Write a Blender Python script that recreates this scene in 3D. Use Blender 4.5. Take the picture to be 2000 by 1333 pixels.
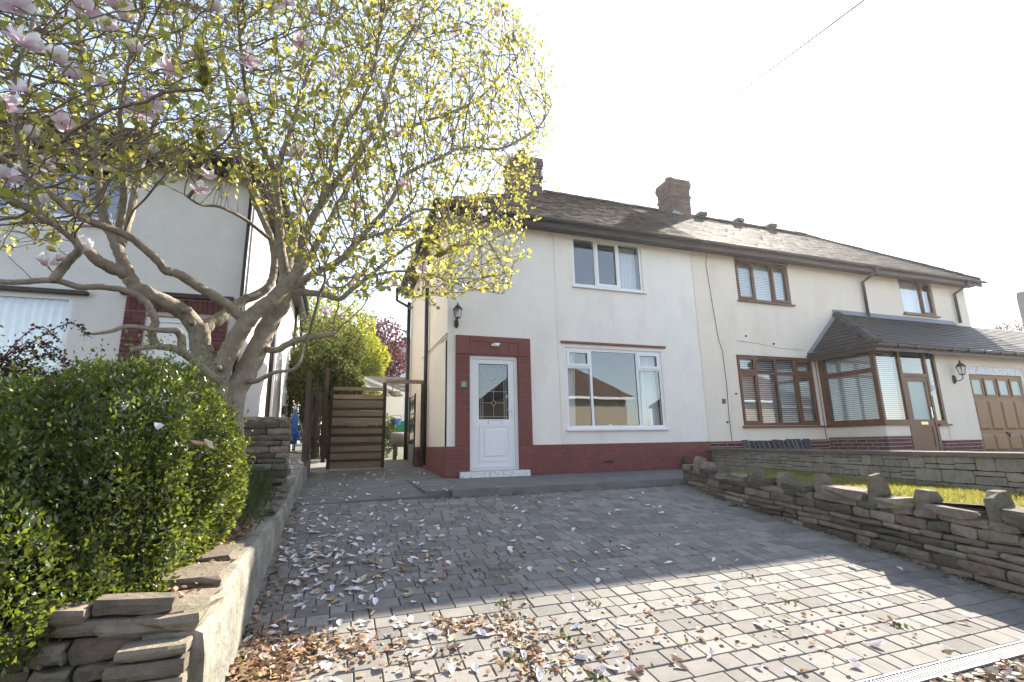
import bpy, bmesh, math, random
import numpy as np
from mathutils import Vector, Matrix
for o in list(bpy.data.objects): bpy.data.objects.remove(o)
SC = bpy.context.scene
COL = SC.collection
random.seed(7); RNG = np.random.default_rng(11)

# ---------------------------------------------------------------- camera
# the house front is the plane y = 9, x runs along it, z is up, the lens stands at the origin 1.3 m above the road
FPX, CX, CY = 956.0, 1000.0, 666.5
def _cam(x, y): return np.array([x - CX, FPX, -(y - CY)])
_ey = _cam(656, 875); _ey = _ey / np.linalg.norm(_ey)
_ex = _cam(3750, 815); _ex = _ex - _ey * (_ex @ _ey); _ex = _ex / np.linalg.norm(_ex)
_ez = np.cross(_ex, _ey)
CM = np.array([_ex, _ey, _ez])
cam_d = bpy.data.cameras.new('camera'); cam = bpy.data.objects.new('camera', cam_d); COL.objects.link(cam)
cam_d.sensor_width = 36.0; cam_d.lens = FPX / 2000 * 36.0; cam_d.clip_start = 0.05; cam_d.clip_end = 3000
R = Matrix(((CM[0][0], CM[0][2], -CM[0][1]), (CM[1][0], CM[1][2], -CM[1][1]), (CM[2][0], CM[2][2], -CM[2][1])))
cam.matrix_world = R.to_4x4()
SC.camera = cam
# measuring helpers: a point of the survey photograph on a known plane
def aY(x, y, Y): d = CM @ _cam(x, y); return Vector(d * Y / d[1])
def aX(x, y, X): d = CM @ _cam(x, y); return Vector(d * X / d[0])
def aZ(x, y, Z): d = CM @ _cam(x, y); return Vector(d * Z / d[2])
DS, DZ0, DY0 = 0.12, -0.70, 7.0          # drive: slope, height at the kerb, kerb position
def dz(Y): return DZ0 - DS * (DY0 - Y)
def aD(x, y):
    d = CM @ _cam(x, y); t = (DZ0 - DS * DY0) / (d[2] - DS * d[1]); return Vector(d * t)

# ---------------------------------------------------------------- sky, sun, exposure
SUN = Vector((1.12, 0.86, 1.0)).normalized()
elev = math.asin(SUN.z); azim = math.atan2(SUN.x, SUN.y)
world = bpy.data.worlds.new('World'); SC.world = world; world.use_nodes = True
nt = world.node_tree; nt.nodes.clear()
sky = nt.nodes.new('ShaderNodeTexSky'); sky.sky_type = 'NISHITA'; sky.sun_disc = False
sky.sun_elevation = elev; sky.sun_rotation = azim; sky.air_density = 1.0; sky.dust_density = 0.5; sky.ozone_density = 1.0
bg = nt.nodes.new('ShaderNodeBackground'); bg.inputs['Strength'].default_value = 0.112
wo = nt.nodes.new('ShaderNodeOutputWorld')
hz = nt.nodes.new('ShaderNodeHueSaturation'); hz.inputs['Saturation'].default_value = 0.72   # lower saturation takes the deep blue out
nt.links.new(sky.outputs[0], hz.inputs['Color']); nt.links.new(hz.outputs[0], bg.inputs[0]); nt.links.new(bg.outputs[0], wo.inputs[0])
sun_d = bpy.data.lights.new('sun', 'SUN'); sun_d.energy = 4.5; sun_d.angle = math.radians(0.53); sun_d.color = (1.0, 0.92, 0.79)
sun = bpy.data.objects.new('sun', sun_d); COL.objects.link(sun)
sun.rotation_euler = SUN.to_track_quat('Z', 'Y').to_euler(); sun.location = SUN * 60
SC.view_settings.view_transform = 'Standard'; SC.view_settings.look = 'None'
SC.view_settings.exposure = 1.97; SC.view_settings.gamma = 1.0; SC.view_settings.use_curve_mapping = False

VEIL_DENSITY = 0.0007  # density of the added volume that imitates the lens veil
cy = SC.cycles; cy.max_bounces = 6; cy.diffuse_bounces = 3; cy.glossy_bounces = 3; cy.transmission_bounces = 4; cy.transparent_max_bounces = 10; cy.volume_bounces = 0
cy.use_denoising = True; cy.use_adaptive_sampling = True; cy.adaptive_threshold = 0.02; cy.caustics_reflective = False; cy.caustics_refractive = False
# ---------------------------------------------------------------- materials
MATS = {}
def mat(name, col, rough=0.8, var=0.0, vscale=3.0, bump=0.0, bscale=40.0, isl=0.0, col2=None, spec=0.3, metal=0.0,
        stain=None, stain_scale=1.2, stain_amt=0.0, isl_hue=0.0, stretch=None):
    """procedural surface: base colour, noise variation, a second colour in patches, per-piece tone, bump"""
    m = bpy.data.materials.new(name); m.use_nodes = True; MATS[name] = m
    n = m.node_tree.nodes; l = m.node_tree.links
    b = n['Principled BSDF']; b.inputs['Roughness'].default_value = rough; b.inputs['Metallic'].default_value = metal
    b.inputs['Specular IOR Level'].default_value = spec
    tc = n.new('ShaderNodeNewGeometry'); src = tc.outputs['Position']
    if stretch:
        mp = n.new('ShaderNodeMapping'); mp.inputs['Scale'].default_value = stretch; l.new(src, mp.inputs[0]); src = mp.outputs[0]
    cur = None
    def rgb(c):
        r = n.new('ShaderNodeRGB'); r.outputs[0].default_value = (*c, 1); return r.outputs[0]
    cur = rgb(col)
    if col2 is not None:
        t = n.new('ShaderNodeTexNoise'); t.inputs['Scale'].default_value = vscale; t.inputs['Detail'].default_value = 6; t.inputs['Roughness'].default_value = 0.65
        l.new(src, t.inputs['Vector'])
        r = n.new('ShaderNodeMapRange'); r.inputs[1].default_value = 0.38; r.inputs[2].default_value = 0.62; l.new(t.outputs[0], r.inputs[0])
        mx = n.new('ShaderNodeMix'); mx.data_type = 'RGBA'; l.new(r.outputs[0], mx.inputs[0]); l.new(cur, mx.inputs[6]); l.new(rgb(col2), mx.inputs[7]); cur = mx.outputs[2]
    if stain is not None:
        t = n.new('ShaderNodeTexNoise'); t.inputs['Scale'].default_value = stain_scale; t.inputs['Detail'].default_value = 8; t.inputs['Roughness'].default_value = 0.7
        l.new(src, t.inputs['Vector'])
        r = n.new('ShaderNodeMapRange'); r.inputs[1].default_value = 0.5; r.inputs[2].default_value = 0.72; r.inputs[4].default_value = stain_amt; l.new(t.outputs[0], r.inputs[0])
        mx = n.new('ShaderNodeMix'); mx.data_type = 'RGBA'; l.new(r.outputs[0], mx.inputs[0]); l.new(cur, mx.inputs[6]); l.new(rgb(stain), mx.inputs[7]); cur = mx.outputs[2]
    if var > 0 or isl > 0 or isl_hue > 0:
        h = n.new('ShaderNodeHueSaturation'); l.new(cur, h.inputs['Color']); val = None
        if var > 0:
            t = n.new('ShaderNodeTexNoise'); t.inputs['Scale'].default_value = vscale * 2.3; t.inputs['Detail'].default_value = 8; t.inputs['Roughness'].default_value = 0.7
            l.new(src, t.inputs['Vector'])
            r = n.new('ShaderNodeMapRange'); r.inputs[1].default_value = 0.25; r.inputs[2].default_value = 0.75
            r.inputs[3].default_value = 1 - var; r.inputs[4].default_value = 1 + var; l.new(t.outputs[0], r.inputs[0]); val = r.outputs[0]
        if isl > 0 or isl_hue > 0:
            oi = n.new('ShaderNodeObjectInfo'); ad = n.new('ShaderNodeMath'); ad.operation = 'ADD'
            l.new(oi.outputs['Random'], ad.inputs[0]); l.new(tc.outputs['Random Per Island'], ad.inputs[1])
            fr = n.new('ShaderNodeMath'); fr.operation = 'FRACT'; l.new(ad.outputs[0], fr.inputs[0])
            r2 = n.new('ShaderNodeMapRange'); r2.inputs[3].default_value = 1 - isl; r2.inputs[4].default_value = 1 + isl; l.new(fr.outputs[0], r2.inputs[0])
            if val is None: val = r2.outputs[0]
            else:
                mu = n.new('ShaderNodeMath'); mu.operation = 'MULTIPLY'; l.new(val, mu.inputs[0]); l.new(r2.outputs[0], mu.inputs[1]); val = mu.outputs[0]
            if isl_hue > 0:
                m7 = n.new('ShaderNodeMath'); m7.operation = 'MULTIPLY'; m7.inputs[1].default_value = 7.31; l.new(fr.outputs[0], m7.inputs[0])
                f7 = n.new('ShaderNodeMath'); f7.operation = 'FRACT'; l.new(m7.outputs[0], f7.inputs[0])
                r3 = n.new('ShaderNodeMapRange'); r3.inputs[3].default_value = 0.5 - isl_hue; r3.inputs[4].default_value = 0.5 + isl_hue; l.new(f7.outputs[0], r3.inputs[0])
                l.new(r3.outputs[0], h.inputs['Hue'])
        l.new(val, h.inputs['Value']); cur = h.outputs[0]
    l.new(cur, b.inputs['Base Color'])
    if bump > 0:
        t = n.new('ShaderNodeTexNoise'); t.inputs['Scale'].default_value = bscale; t.inputs['Detail'].default_value = 6; t.inputs['Roughness'].default_value = 0.65
        l.new(src, t.inputs['Vector'])
        bp = n.new('ShaderNodeBump'); bp.inputs['Strength'].default_value = 1.0; bp.inputs['Distance'].default_value = bump
        l.new(t.outputs[0], bp.inputs['Height']); l.new(bp.outputs[0], b.inputs['Normal'])
    return m

def leafmat(name, dif, tra, mixf=0.5, gloss=0.12, rough=0.35, isl=0.3, hue=0.03, petal_base=None):
    m = bpy.data.materials.new(name); m.use_nodes = True; MATS[name] = m
    n = m.node_tree.nodes; l = m.node_tree.links; n.clear()
    out = n.new('ShaderNodeOutputMaterial'); geo = n.new('ShaderNodeNewGeometry'); oi = n.new('ShaderNodeObjectInfo')
    ad = n.new('ShaderNodeMath'); ad.operation = 'ADD'; l.new(oi.outputs['Random'], ad.inputs[0]); l.new(geo.outputs['Random Per Island'], ad.inputs[1])
    fr = n.new('ShaderNodeMath'); fr.operation = 'FRACT'; l.new(ad.outputs[0], fr.inputs[0])
    r2 = n.new('ShaderNodeMapRange'); r2.inputs[3].default_value = 1 - isl; r2.inputs[4].default_value = 1 + isl; l.new(fr.outputs[0], r2.inputs[0])
    m7 = n.new('ShaderNodeMath'); m7.operation = 'MULTIPLY'; m7.inputs[1].default_value = 5.37; l.new(fr.outputs[0], m7.inputs[0])
    f7 = n.new('ShaderNodeMath'); f7.operation = 'FRACT'; l.new(m7.outputs[0], f7.inputs[0])
    r3 = n.new('ShaderNodeMapRange'); r3.inputs[3].default_value = 0.5 - hue; r3.inputs[4].default_value = 0.5 + hue; l.new(f7.outputs[0], r3.inputs[0])
    def tint(c):
        h = n.new('ShaderNodeHueSaturation'); l.new(r2.outputs[0], h.inputs['Value']); l.new(r3.outputs[0], h.inputs['Hue'])
        if petal_base is not None:
            tc = n.new('ShaderNodeTexCoord'); sp = n.new('ShaderNodeSeparateXYZ'); l.new(tc.outputs['Object'], sp.inputs[0])
            mr = n.new('ShaderNodeMapRange'); mr.inputs[1].default_value = 0.0; mr.inputs[2].default_value = 0.06; l.new(sp.outputs['Z'], mr.inputs[0])
            mx = n.new('ShaderNodeMix'); mx.data_type = 'RGBA'; l.new(mr.outputs[0], mx.inputs[0]); mx.inputs[6].default_value = (*petal_base, 1); mx.inputs[7].default_value = (*c, 1)
            l.new(mx.outputs[2], h.inputs['Color'])
        else: h.inputs['Color'].default_value = (*c, 1)
        return h.outputs[0]
    d = n.new('ShaderNodeBsdfDiffuse'); l.new(tint(dif), d.inputs['Color'])
    t = n.new('ShaderNodeBsdfTranslucent'); l.new(tint(tra), t.inputs['Color'])
    mx = n.new('ShaderNodeMixShader'); mx.inputs[0].default_value = mixf; l.new(d.outputs[0], mx.inputs[1]); l.new(t.outputs[0], mx.inputs[2])
    g = n.new('ShaderNodeBsdfGlossy'); g.inputs['Roughness'].default_value = rough; g.inputs['Color'].default_value = (1, 1, 1, 1)
    lw = n.new('ShaderNodeLayerWeight'); pw = n.new('ShaderNodeMath'); pw.operation = 'POWER'; pw.inputs[1].default_value = 4.0; l.new(lw.outputs['Facing'], pw.inputs[0])
    mu = n.new('ShaderNodeMath'); mu.operation = 'MULTIPLY_ADD'; mu.inputs[1].default_value = gloss * 6; mu.inputs[2].default_value = gloss * 0.5; l.new(pw.outputs[0], mu.inputs[0])
    cl = n.new('ShaderNodeClamp'); cl.inputs[2].default_value = 0.5; l.new(mu.outputs[0], cl.inputs[0])
    m2 = n.new('ShaderNodeMixShader'); l.new(cl.outputs[0], m2.inputs[0]); l.new(mx.outputs[0], m2.inputs[1]); l.new(g.outputs[0], m2.inputs[2])
    l.new(m2.outputs[0], out.inputs[0]); return m

def glassmat(name, tint=(0.97, 0.985, 0.98), base=0.06, rough=0.0):
    m = bpy.data.materials.new(name); m.use_nodes = True; MATS[name] = m
    n = m.node_tree.nodes; l = m.node_tree.links; n.clear()
    out = n.new('ShaderNodeOutputMaterial')
    tr = n.new('ShaderNodeBsdfTransparent'); tr.inputs[0].default_value = (*tint, 1)
    g = n.new('ShaderNodeBsdfGlossy'); g.inputs['Roughness'].default_value = rough; g.inputs['Color'].default_value = (1, 1, 1, 1)
    lw = n.new('ShaderNodeLayerWeight'); f = n.new('ShaderNodeMath'); f.operation = 'POWER'; f.inputs[1].default_value = 4.5; l.new(lw.outputs['Facing'], f.inputs[0])
    ma = n.new('ShaderNodeMath'); ma.operation = 'MULTIPLY_ADD'; ma.inputs[1].default_value = 0.9; ma.inputs[2].default_value = base + 0.04; l.new(f.outputs[0], ma.inputs[0])
    cl = n.new('ShaderNodeClamp'); l.new(ma.outputs[0], cl.inputs[0])
    # faint waviness of old double glazing
    tx = n.new('ShaderNodeTexNoise'); tx.inputs['Scale'].default_value = 1.6; ge = n.new('ShaderNodeNewGeometry'); l.new(ge.outputs['Position'], tx.inputs['Vector'])
    bp = n.new('ShaderNodeBump'); bp.inputs['Distance'].default_value = 0.0007; bp.inputs['Strength'].default_value = 1.0; l.new(tx.outputs[0], bp.inputs['Height']); l.new(bp.outputs[0], g.inputs['Normal'])
    mx = n.new('ShaderNodeMixShader'); l.new(cl.outputs[0], mx.inputs[0]); l.new(tr.outputs[0], mx.inputs[1]); l.new(g.outputs[0], mx.inputs[2])
    l.new(mx.outputs[0], out.inputs[0]); return m

M = MATS
mat('white_render', (0.84, 0.785, 0.715), 0.85, var=0.05, vscale=1.0, bump=0.009, bscale=20, stain=(0.60, 0.54, 0.47), stain_scale=2.4, stain_amt=0.30, stretch=(1, 1, 0.45), spec=0.2)
mat('cream_render', (0.81, 0.715, 0.60), 0.85, var=0.05, vscale=1.0, bump=0.009, bscale=20, stain=(0.58, 0.48, 0.38), stain_scale=2.2, stain_amt=0.30, stretch=(1, 1, 0.45), spec=0.2)
mat('side_cream', (0.80, 0.71, 0.58), 0.85, var=0.04, vscale=1.2, bump=0.006, bscale=26, stain=(0.6, 0.5, 0.4), stain_scale=0.8, stain_amt=0.3, spec=0.2)
mat('roughcast', (0.78, 0.75, 0.73), 0.9, var=0.05, vscale=2.0, bump=0.02, bscale=55, stain=(0.55, 0.53, 0.5), stain_scale=0.9, stain_amt=0.3, spec=0.15)
mat('painted_brick', (0.200, 0.066, 0.055), 0.65, var=0.16, vscale=3, bump=0.004, bscale=60, isl=0.07, stain=(0.14, 0.07, 0.06), stain_scale=2.6, stain_amt=0.6, spec=0.35)
mat('painted_mortar', (0.178, 0.058, 0.049), 0.7, var=0.15, vscale=5, bump=0.003, bscale=70)
mat('dark_brick', (0.13, 0.045, 0.045), 0.75, var=0.2, vscale=9, bump=0.004, bscale=90, isl=0.25, spec=0.25)
mat('light_mortar', (0.46, 0.36, 0.34), 0.9, var=0.12, vscale=9, bump=0.004, bscale=90)
mat('chimney_brick', (0.14, 0.085, 0.07), 0.9, var=0.25, vscale=6, bump=0.006, bscale=50, isl=0.25, stain=(0.10, 0.10, 0.06), stain_scale=3, stain_amt=0.6)
mat('chimney_mortar', (0.17, 0.14, 0.12), 0.95, var=0.2, vscale=9)
mat('white_pvc', (0.80, 0.80, 0.81), 0.35, var=0.02, vscale=3, spec=0.5)
mat('worn_white', (0.78, 0.77, 0.75), 0.6, col2=(0.76, 0.76, 0.75), stain=(0.06, 0.055, 0.05), stain_scale=20, stain_amt=0.85, spec=0.4)
mat('brown_pvc', (0.15, 0.062, 0.026), 0.42, var=0.22, vscale=9, stretch=(1, 1, 0.15), spec=0.4)
mat('oak_panel', (0.235, 0.115, 0.036), 0.45, var=0.25, vscale=10, stretch=(1, 1, 0.12), spec=0.35)
mat('clay_tile', (0.075, 0.052, 0.043), 0.75, var=0.25, vscale=3, bump=0.004, bscale=50, isl=0.35, stain=(0.13, 0.12, 0.10), stain_scale=6, stain_amt=0.35, spec=0.08)
mat('concrete_tile', (0.075, 0.06, 0.053), 0.8, var=0.25, vscale=3, bump=0.004, bscale=50, isl=0.35, stain=(0.14, 0.13, 0.11), stain_scale=5.0, stain_amt=0.4, spec=0.08)
mat('porch_tile', (0.035, 0.027, 0.027), 0.6, var=0.3, vscale=4, bump=0.003, bscale=60, isl=0.22, spec=0.4)
mat('dark_board', (0.035, 0.022, 0.018), 0.5, var=0.2, vscale=4, spec=0.4)
mat('brown_board', (0.085, 0.045, 0.034), 0.45, var=0.2, vscale=4, spec=0.4)
mat('black_gutter', (0.022, 0.02, 0.02), 0.4, var=0.2, vscale=5, spec=0.5)
mat('brown_gutter', (0.10, 0.075, 0.072), 0.4, var=0.12, vscale=5, spec=0.5)
mat('grey_pipe', (0.055, 0.05, 0.052), 0.4, var=0.2, vscale=6, spec=0.5)
mat('lead', (0.22, 0.23, 0.26), 0.45, var=0.2, vscale=4, spec=0.5)
mat('black_metal', (0.014, 0.015, 0.018), 0.4, var=0.2, vscale=8, spec=0.5)
mat('chrome', (0.6, 0.6, 0.6), 0.25, metal=1.0)
mat('brass', (0.6, 0.5, 0.3), 0.3, metal=1.0)
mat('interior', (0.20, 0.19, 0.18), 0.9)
mat('interior_dark', (0.06, 0.058, 0.055), 0.9)
mat('curtain', (0.72, 0.73, 0.76), 0.9, var=0.05, vscale=4)
mat('blind', (0.86, 0.86, 0.86), 0.55, var=0.02)
mat('frosted', (0.38, 0.46, 0.44), 0.25, var=0.1, vscale=30, bump=0.004, bscale=90, spec=0.5)
mat('lead_strip', (0.62, 0.64, 0.64), 0.4)
mat('paver', (0.212, 0.197, 0.180), 0.9, var=0.16, vscale=5, bump=0.003, bscale=130, isl=0.22, isl_hue=0.012, stain=(0.13, 0.125, 0.11), stain_scale=1.8, stain_amt=0.35, spec=0.2)
mat('joint_sand', (0.105, 0.095, 0.075), 0.95, var=0.3, vscale=8, bump=0.004, bscale=120, stain=(0.045, 0.07, 0.02), stain_scale=3, stain_amt=0.6)
mat('concrete', (0.20, 0.19, 0.175), 0.92, var=0.16, vscale=3, bump=0.006, bscale=60, col2=(0.15, 0.145, 0.135), stain=(0.09, 0.085, 0.07), stain_scale=2.5, stain_amt=0.5)
mat('wall_render', (0.33, 0.30, 0.24), 0.92, var=0.25, vscale=3, bump=0.02, bscale=18, col2=(0.20, 0.19, 0.16), stain=(0.07, 0.075, 0.045), stain_scale=2.2, stain_amt=0.8)
mat('asphalt', (0.06, 0.058, 0.056), 0.9, var=0.35, vscale=40, bump=0.012, bscale=140, stain=(0.10, 0.095, 0.085), stain_scale=60, stain_amt=0.8)
mat('soil', (0.07, 0.05, 0.035), 0.95, var=0.4, vscale=8, bump=0.02, bscale=30, col2=(0.11, 0.085, 0.055))
mat('ground_base', (0.10, 0.10, 0.07), 0.95, var=0.3, vscale=0.6, col2=(0.07, 0.09, 0.04))
mat('drystone', (0.165, 0.138, 0.105), 0.92, var=0.38, vscale=9, bump=0.012, bscale=34, isl=0.5, isl_hue=0.03, stain=(0.25, 0.23, 0.19), stain_scale=4, stain_amt=0.55, spec=0.2)
mat('stone_core', (0.03, 0.027, 0.022), 0.95, var=0.3, vscale=8)
mat('blockstone', (0.30, 0.265, 0.215), 0.92, var=0.22, vscale=7, bump=0.010, bscale=45, isl=0.18, isl_hue=0.012, stain=(0.10, 0.085, 0.065), stain_scale=2.2, stain_amt=0.6, spec=0.2)
mat('block_joint', (0.035, 0.032, 0.028), 0.95, var=0.2, vscale=9)
mat('cap_stone', (0.17, 0.14, 0.115), 0.9, var=0.25, vscale=5, bump=0.008, bscale=50, isl=0.15, stain=(0.09, 0.08, 0.06), stain_scale=3, stain_amt=0.6)
mat('rubble', (0.19, 0.155, 0.12), 0.92, var=0.28, vscale=6, bump=0.014, bscale=26, isl=0.22, isl_hue=0.015, stain=(0.10, 0.11, 0.06), stain_scale=4.5, stain_amt=0.75, spec=0.2)
mat('old_wood', (0.27, 0.20, 0.14), 0.85, var=0.35, vscale=9, bump=0.004, bscale=60, stretch=(0.15, 1, 1), isl=0.18)
mat('fence_wood', (0.085, 0.062, 0.045), 0.85, var=0.35, vscale=9, bump=0.004, bscale=60, stretch=(1, 1, 0.15), isl=0.25, stain=(0.09, 0.11, 0.05), stain_scale=2, stain_amt=0.5)
mat('grey_wood', (0.22, 0.20, 0.18), 0.85, var=0.25, vscale=7, stretch=(0.2, 1, 1))
mat('bark', (0.32, 0.27, 0.21), 0.9, var=0.30, vscale=9, bump=0.014, bscale=26, col2=(0.23, 0.19, 0.145), stain=(0.19, 0.19, 0.12), stain_scale=4, stain_amt=0.4)
mat('twig', (0.19, 0.15, 0.115), 0.85, var=0.3, vscale=9)
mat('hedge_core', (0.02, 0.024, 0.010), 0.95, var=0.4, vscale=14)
mat('dark_twig', (0.06, 0.04, 0.035), 0.85, var=0.3, vscale=9)
mat('white_board', (0.78, 0.78, 0.78), 0.5, var=0.03)
mat('blue_plastic', (0.035, 0.13, 0.42), 0.4)
mat('green_cloth', (0.02, 0.17, 0.09), 0.8, var=0.2)
mat('butt_grey', (0.20, 0.18, 0.175), 0.6, var=0.2)
mat('basket', (0.25, 0.23, 0.21), 0.8, var=0.2)
mat('plaque', (0.20, 0.25, 0.22), 0.35, var=0.25, vscale=30)
mat('plaque_white', (0.7, 0.72, 0.7), 0.4)
mat('grate', (0.27, 0.26, 0.275), 0.5, var=0.1, vscale=20)
mat('slate_stone', (0.13, 0.12, 0.14), 0.8, var=0.3, vscale=10, isl=0.35)
mat('pebbledash', (0.42, 0.36, 0.28), 0.95, var=0.15, vscale=4, bump=0.02, bscale=70)
mat('brown_roof', (0.10, 0.065, 0.05), 0.85, var=0.25, vscale=3, isl=0.25)
mat('wire', (0.03, 0.03, 0.033), 0.7)
mat('sticker', (0.62, 0.62, 0.78), 0.5)
leafmat('magnolia_leaf', (0.21, 0.22, 0.05), (0.50, 0.47, 0.09), 0.55, 0.04, 0.4, isl=0.3, hue=0.02)
leafmat('magnolia_flower', (0.88, 0.85, 0.86), (0.86, 0.82, 0.83), 0.5, 0.02, 0.5, isl=0.08, hue=0.008, petal_base=(0.80, 0.60, 0.70))
leafmat('fallen_petal', (0.86, 0.81, 0.82), (0.5, 0.44, 0.44), 0.2, 0.03, 0.5, isl=0.18, hue=0.015)
leafmat('bruised_petal', (0.52, 0.38, 0.27), (0.4, 0.28, 0.18), 0.2, 0.02, 0.5, isl=0.3, hue=0.02)
leafmat('brown_litter', (0.30, 0.19, 0.11), (0.28, 0.16, 0.08), 0.25, 0.03, 0.5, isl=0.6, hue=0.03)
leafmat('hedge_leaf', (0.06, 0.085, 0.014), (0.24, 0.29, 0.03), 0.38, 0.07, 0.36, isl=0.4, hue=0.02)
leafmat('grass_blade', (0.19, 0.20, 0.05), (0.40, 0.38, 0.07), 0.4, 0.05, 0.4, isl=0.35, hue=0.02)
leafmat('weed_leaf', (0.07, 0.095, 0.03), (0.14, 0.18, 0.04), 0.35, 0.05, 0.4, isl=0.35, hue=0.02)
leafmat('conifer_leaf', (0.075, 0.085, 0.03), (0.15, 0.17, 0.045), 0.35, 0.008, 0.5, isl=0.4, hue=0.02)
leafmat('lime_leaf', (0.18, 0.20, 0.03), (0.36, 0.37, 0.04), 0.5, 0.008, 0.5, isl=0.3, hue=0.015)
leafmat('purple_leaf', (0.10, 0.045, 0.045), (0.20, 0.07, 0.065), 0.4, 0.008, 0.45, isl=0.4, hue=0.02)
leafmat('berberis_leaf', (0.045, 0.016, 0.02), (0.12, 0.03, 0.04), 0.3, 0.06, 0.4, isl=0.4, hue=0.02)
glassmat('glass'); glassmat('door_glass', (0.5, 0.53, 0.52), 0.08); glassmat('lamp_glass', (0.9, 0.9, 0.9), 0.03)

# ---------------------------------------------------------------- helpers
def W(o):
    v = Vector((0, 0, 0))
    while o is not None: v += o.location; o = o.parent
    return v
def tag(o, label=None, cat=None, group=None, kind=None):
    if label: o['label'] = label
    if cat: o['category'] = cat
    if group: o['group'] = group
    if kind: o['kind'] = kind
    return o
def thing(name, loc, label, cat, group=None):
    o = bpy.data.objects.new(name, None); o.empty_display_size = 0.2; COL.objects.link(o); o.location = Vector(loc)
    return tag(o, label, cat, group)
def link(name, me, m, parent=None, mw=None, label=None, kind=None):
    o = bpy.data.objects.new(name, me); COL.objects.link(o)
    if m is not None and len(me.materials) == 0: me.materials.append(M[m] if isinstance(m, str) else m)
    mw = mw if mw is not None else Matrix.Identity(4)
    if parent is not None:
        o.parent = parent; o.matrix_basis = Matrix.Translation(-W(parent)) @ mw
    else: o.matrix_basis = mw
    if label: o['label'] = label
    if kind: o['kind'] = kind
    return o
def npmesh(name, V, F):
    """fast mesh from arrays; F is (n,3) or (n,4)"""
    V = np.asarray(V, dtype=np.float32); F = np.asarray(F, dtype=np.int32); k = F.shape[1]
    me = bpy.data.meshes.new(name); me.vertices.add(len(V)); me.vertices.foreach_set('co', V.ravel())
    me.loops.add(F.size); me.loops.foreach_set('vertex_index', F.ravel())
    me.polygons.add(len(F)); me.polygons.foreach_set('loop_start', np.arange(0, F.size, k, dtype=np.int32))
    me.polygons.foreach_set('loop_total', np.full(len(F), k, dtype=np.int32))
    me.update(calc_edges=True); return me
class MB:
    def __init__(s): s.v = []; s.f = []
    def face(s, *ps):
        b = len(s.v); s.v += [tuple(p) for p in ps]; s.f.append(tuple(range(b, b + len(ps)))); return s
    def box(s, x0, x1, y0, y1, z0, z1):
        if x0 > x1: x0, x1 = x1, x0
        if y0 > y1: y0, y1 = y1, y0
        if z0 > z1: z0, z1 = z1, z0
        b = len(s.v)
        s.v += [(x0, y0, z0), (x1, y0, z0), (x1, y1, z0), (x0, y1, z0), (x0, y0, z1), (x1, y0, z1), (x1, y1, z1), (x0, y1, z1)]
        for q in ((0, 3, 2, 1), (4, 5, 6, 7), (0, 1, 5, 4), (1, 2, 6, 5), (2, 3, 7, 6), (3, 0, 4, 7)): s.f.append(tuple(b + i for i in q))
        return s
    def hexa(s, P):
        b = len(s.v); s.v += [tuple(p) for p in P]
        for q in ((0, 3, 2, 1), (4, 5, 6, 7), (0, 1, 5, 4), (1, 2, 6, 5), (2, 3, 7, 6), (3, 0, 4, 7)): s.f.append(tuple(b + i for i in q))
        return s
    def beam(s, a, c, w, h, up=(0, 0, 1)):
        a = Vector(a); c = Vector(c); d = (c - a).normalized(); u = Vector(up)
        side = d.cross(u).normalized(); u = side.cross(d).normalized()
        P = []
        for q in (a, c):
            for sx, sz in ((-1, -1), (1, -1), (1, 1), (-1, 1)): P.append(q + side * (sx * w / 2) + u * (sz * h / 2))
        return s.hexa(P)
    def tube(s, pts, rad, n=8, cap=True):
        pts = [Vector(p) for p in pts]
        if not hasattr(rad, '__len__'): rad = [rad] * len(pts)
        b = len(s.v); ref = None
        for i, p in enumerate(pts):
            t = (pts[min(i + 1, len(pts) - 1)] - pts[max(i - 1, 0)]); t = t.normalized() if t.length > 1e-9 else Vector((0, 0, 1))
            if ref is None: ref = Vector((1, 0, 0)) if abs(t.x) < 0.8 else Vector((0, 1, 0))
            ref = (ref - t * ref.dot(t)); ref = ref.normalized() if ref.length > 1e-6 else t.orthogonal().normalized()
            bi = t.cross(ref)
            for k in range(n):
                a = 2 * math.pi * k / n; s.v.append(tuple(p + (ref * math.cos(a) + bi * math.sin(a)) * rad[i]))
        for i in range(len(pts) - 1):
            for k in range(n):
                k2 = (k + 1) % n; s.f.append((b + i * n + k, b + i * n + k2, b + (i + 1) * n + k2, b + (i + 1) * n + k))
        if cap:
            s.f.append(tuple(b + k for k in reversed(range(n)))); e = b + (len(pts) - 1) * n; s.f.append(tuple(e + k for k in range(n)))
        return s
    def lathe(s, prof, c, n=12, sq=False):
        b = len(s.v); c = Vector(c)
        for r, z in prof:
            for k in range(n):
                a = 2 * math.pi * (k + 0.5) / n; s.v.append((c.x + r * math.cos(a), c.y + r * math.sin(a), c.z + z))
        for i in range(len(prof) - 1):
            for k in range(n):
                k2 = (k + 1) % n; s.f.append((b + i * n + k, b + i * n + k2, b + (i + 1) * n + k2, b + (i + 1) * n + k))
        s.f.append(tuple(b + k for k in reversed(range(n)))); e = b + (len(prof) - 1) * n; s.f.append(tuple(e + k for k in range(n)))
        return s
    def prism(s, poly, axis, a, c):
        """polygon in the plane normal to axis ('x','y','z'), extruded a..c"""
        b = len(s.v); n = len(poly)
        for h in (a, c):
            for p, q in poly: s.v.append({'x': (h, p, q), 'y': (p, h, q), 'z': (p, q, h)}[axis])
        for k in range(n):
            k2 = (k + 1) % n; s.f.append((b + k, b + k2, b + n + k2, b + n + k))
        s.f.append(tuple(b + k for k in reversed(range(n)))); s.f.append(tuple(b + n + k for k in range(n)))
        return s
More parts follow.
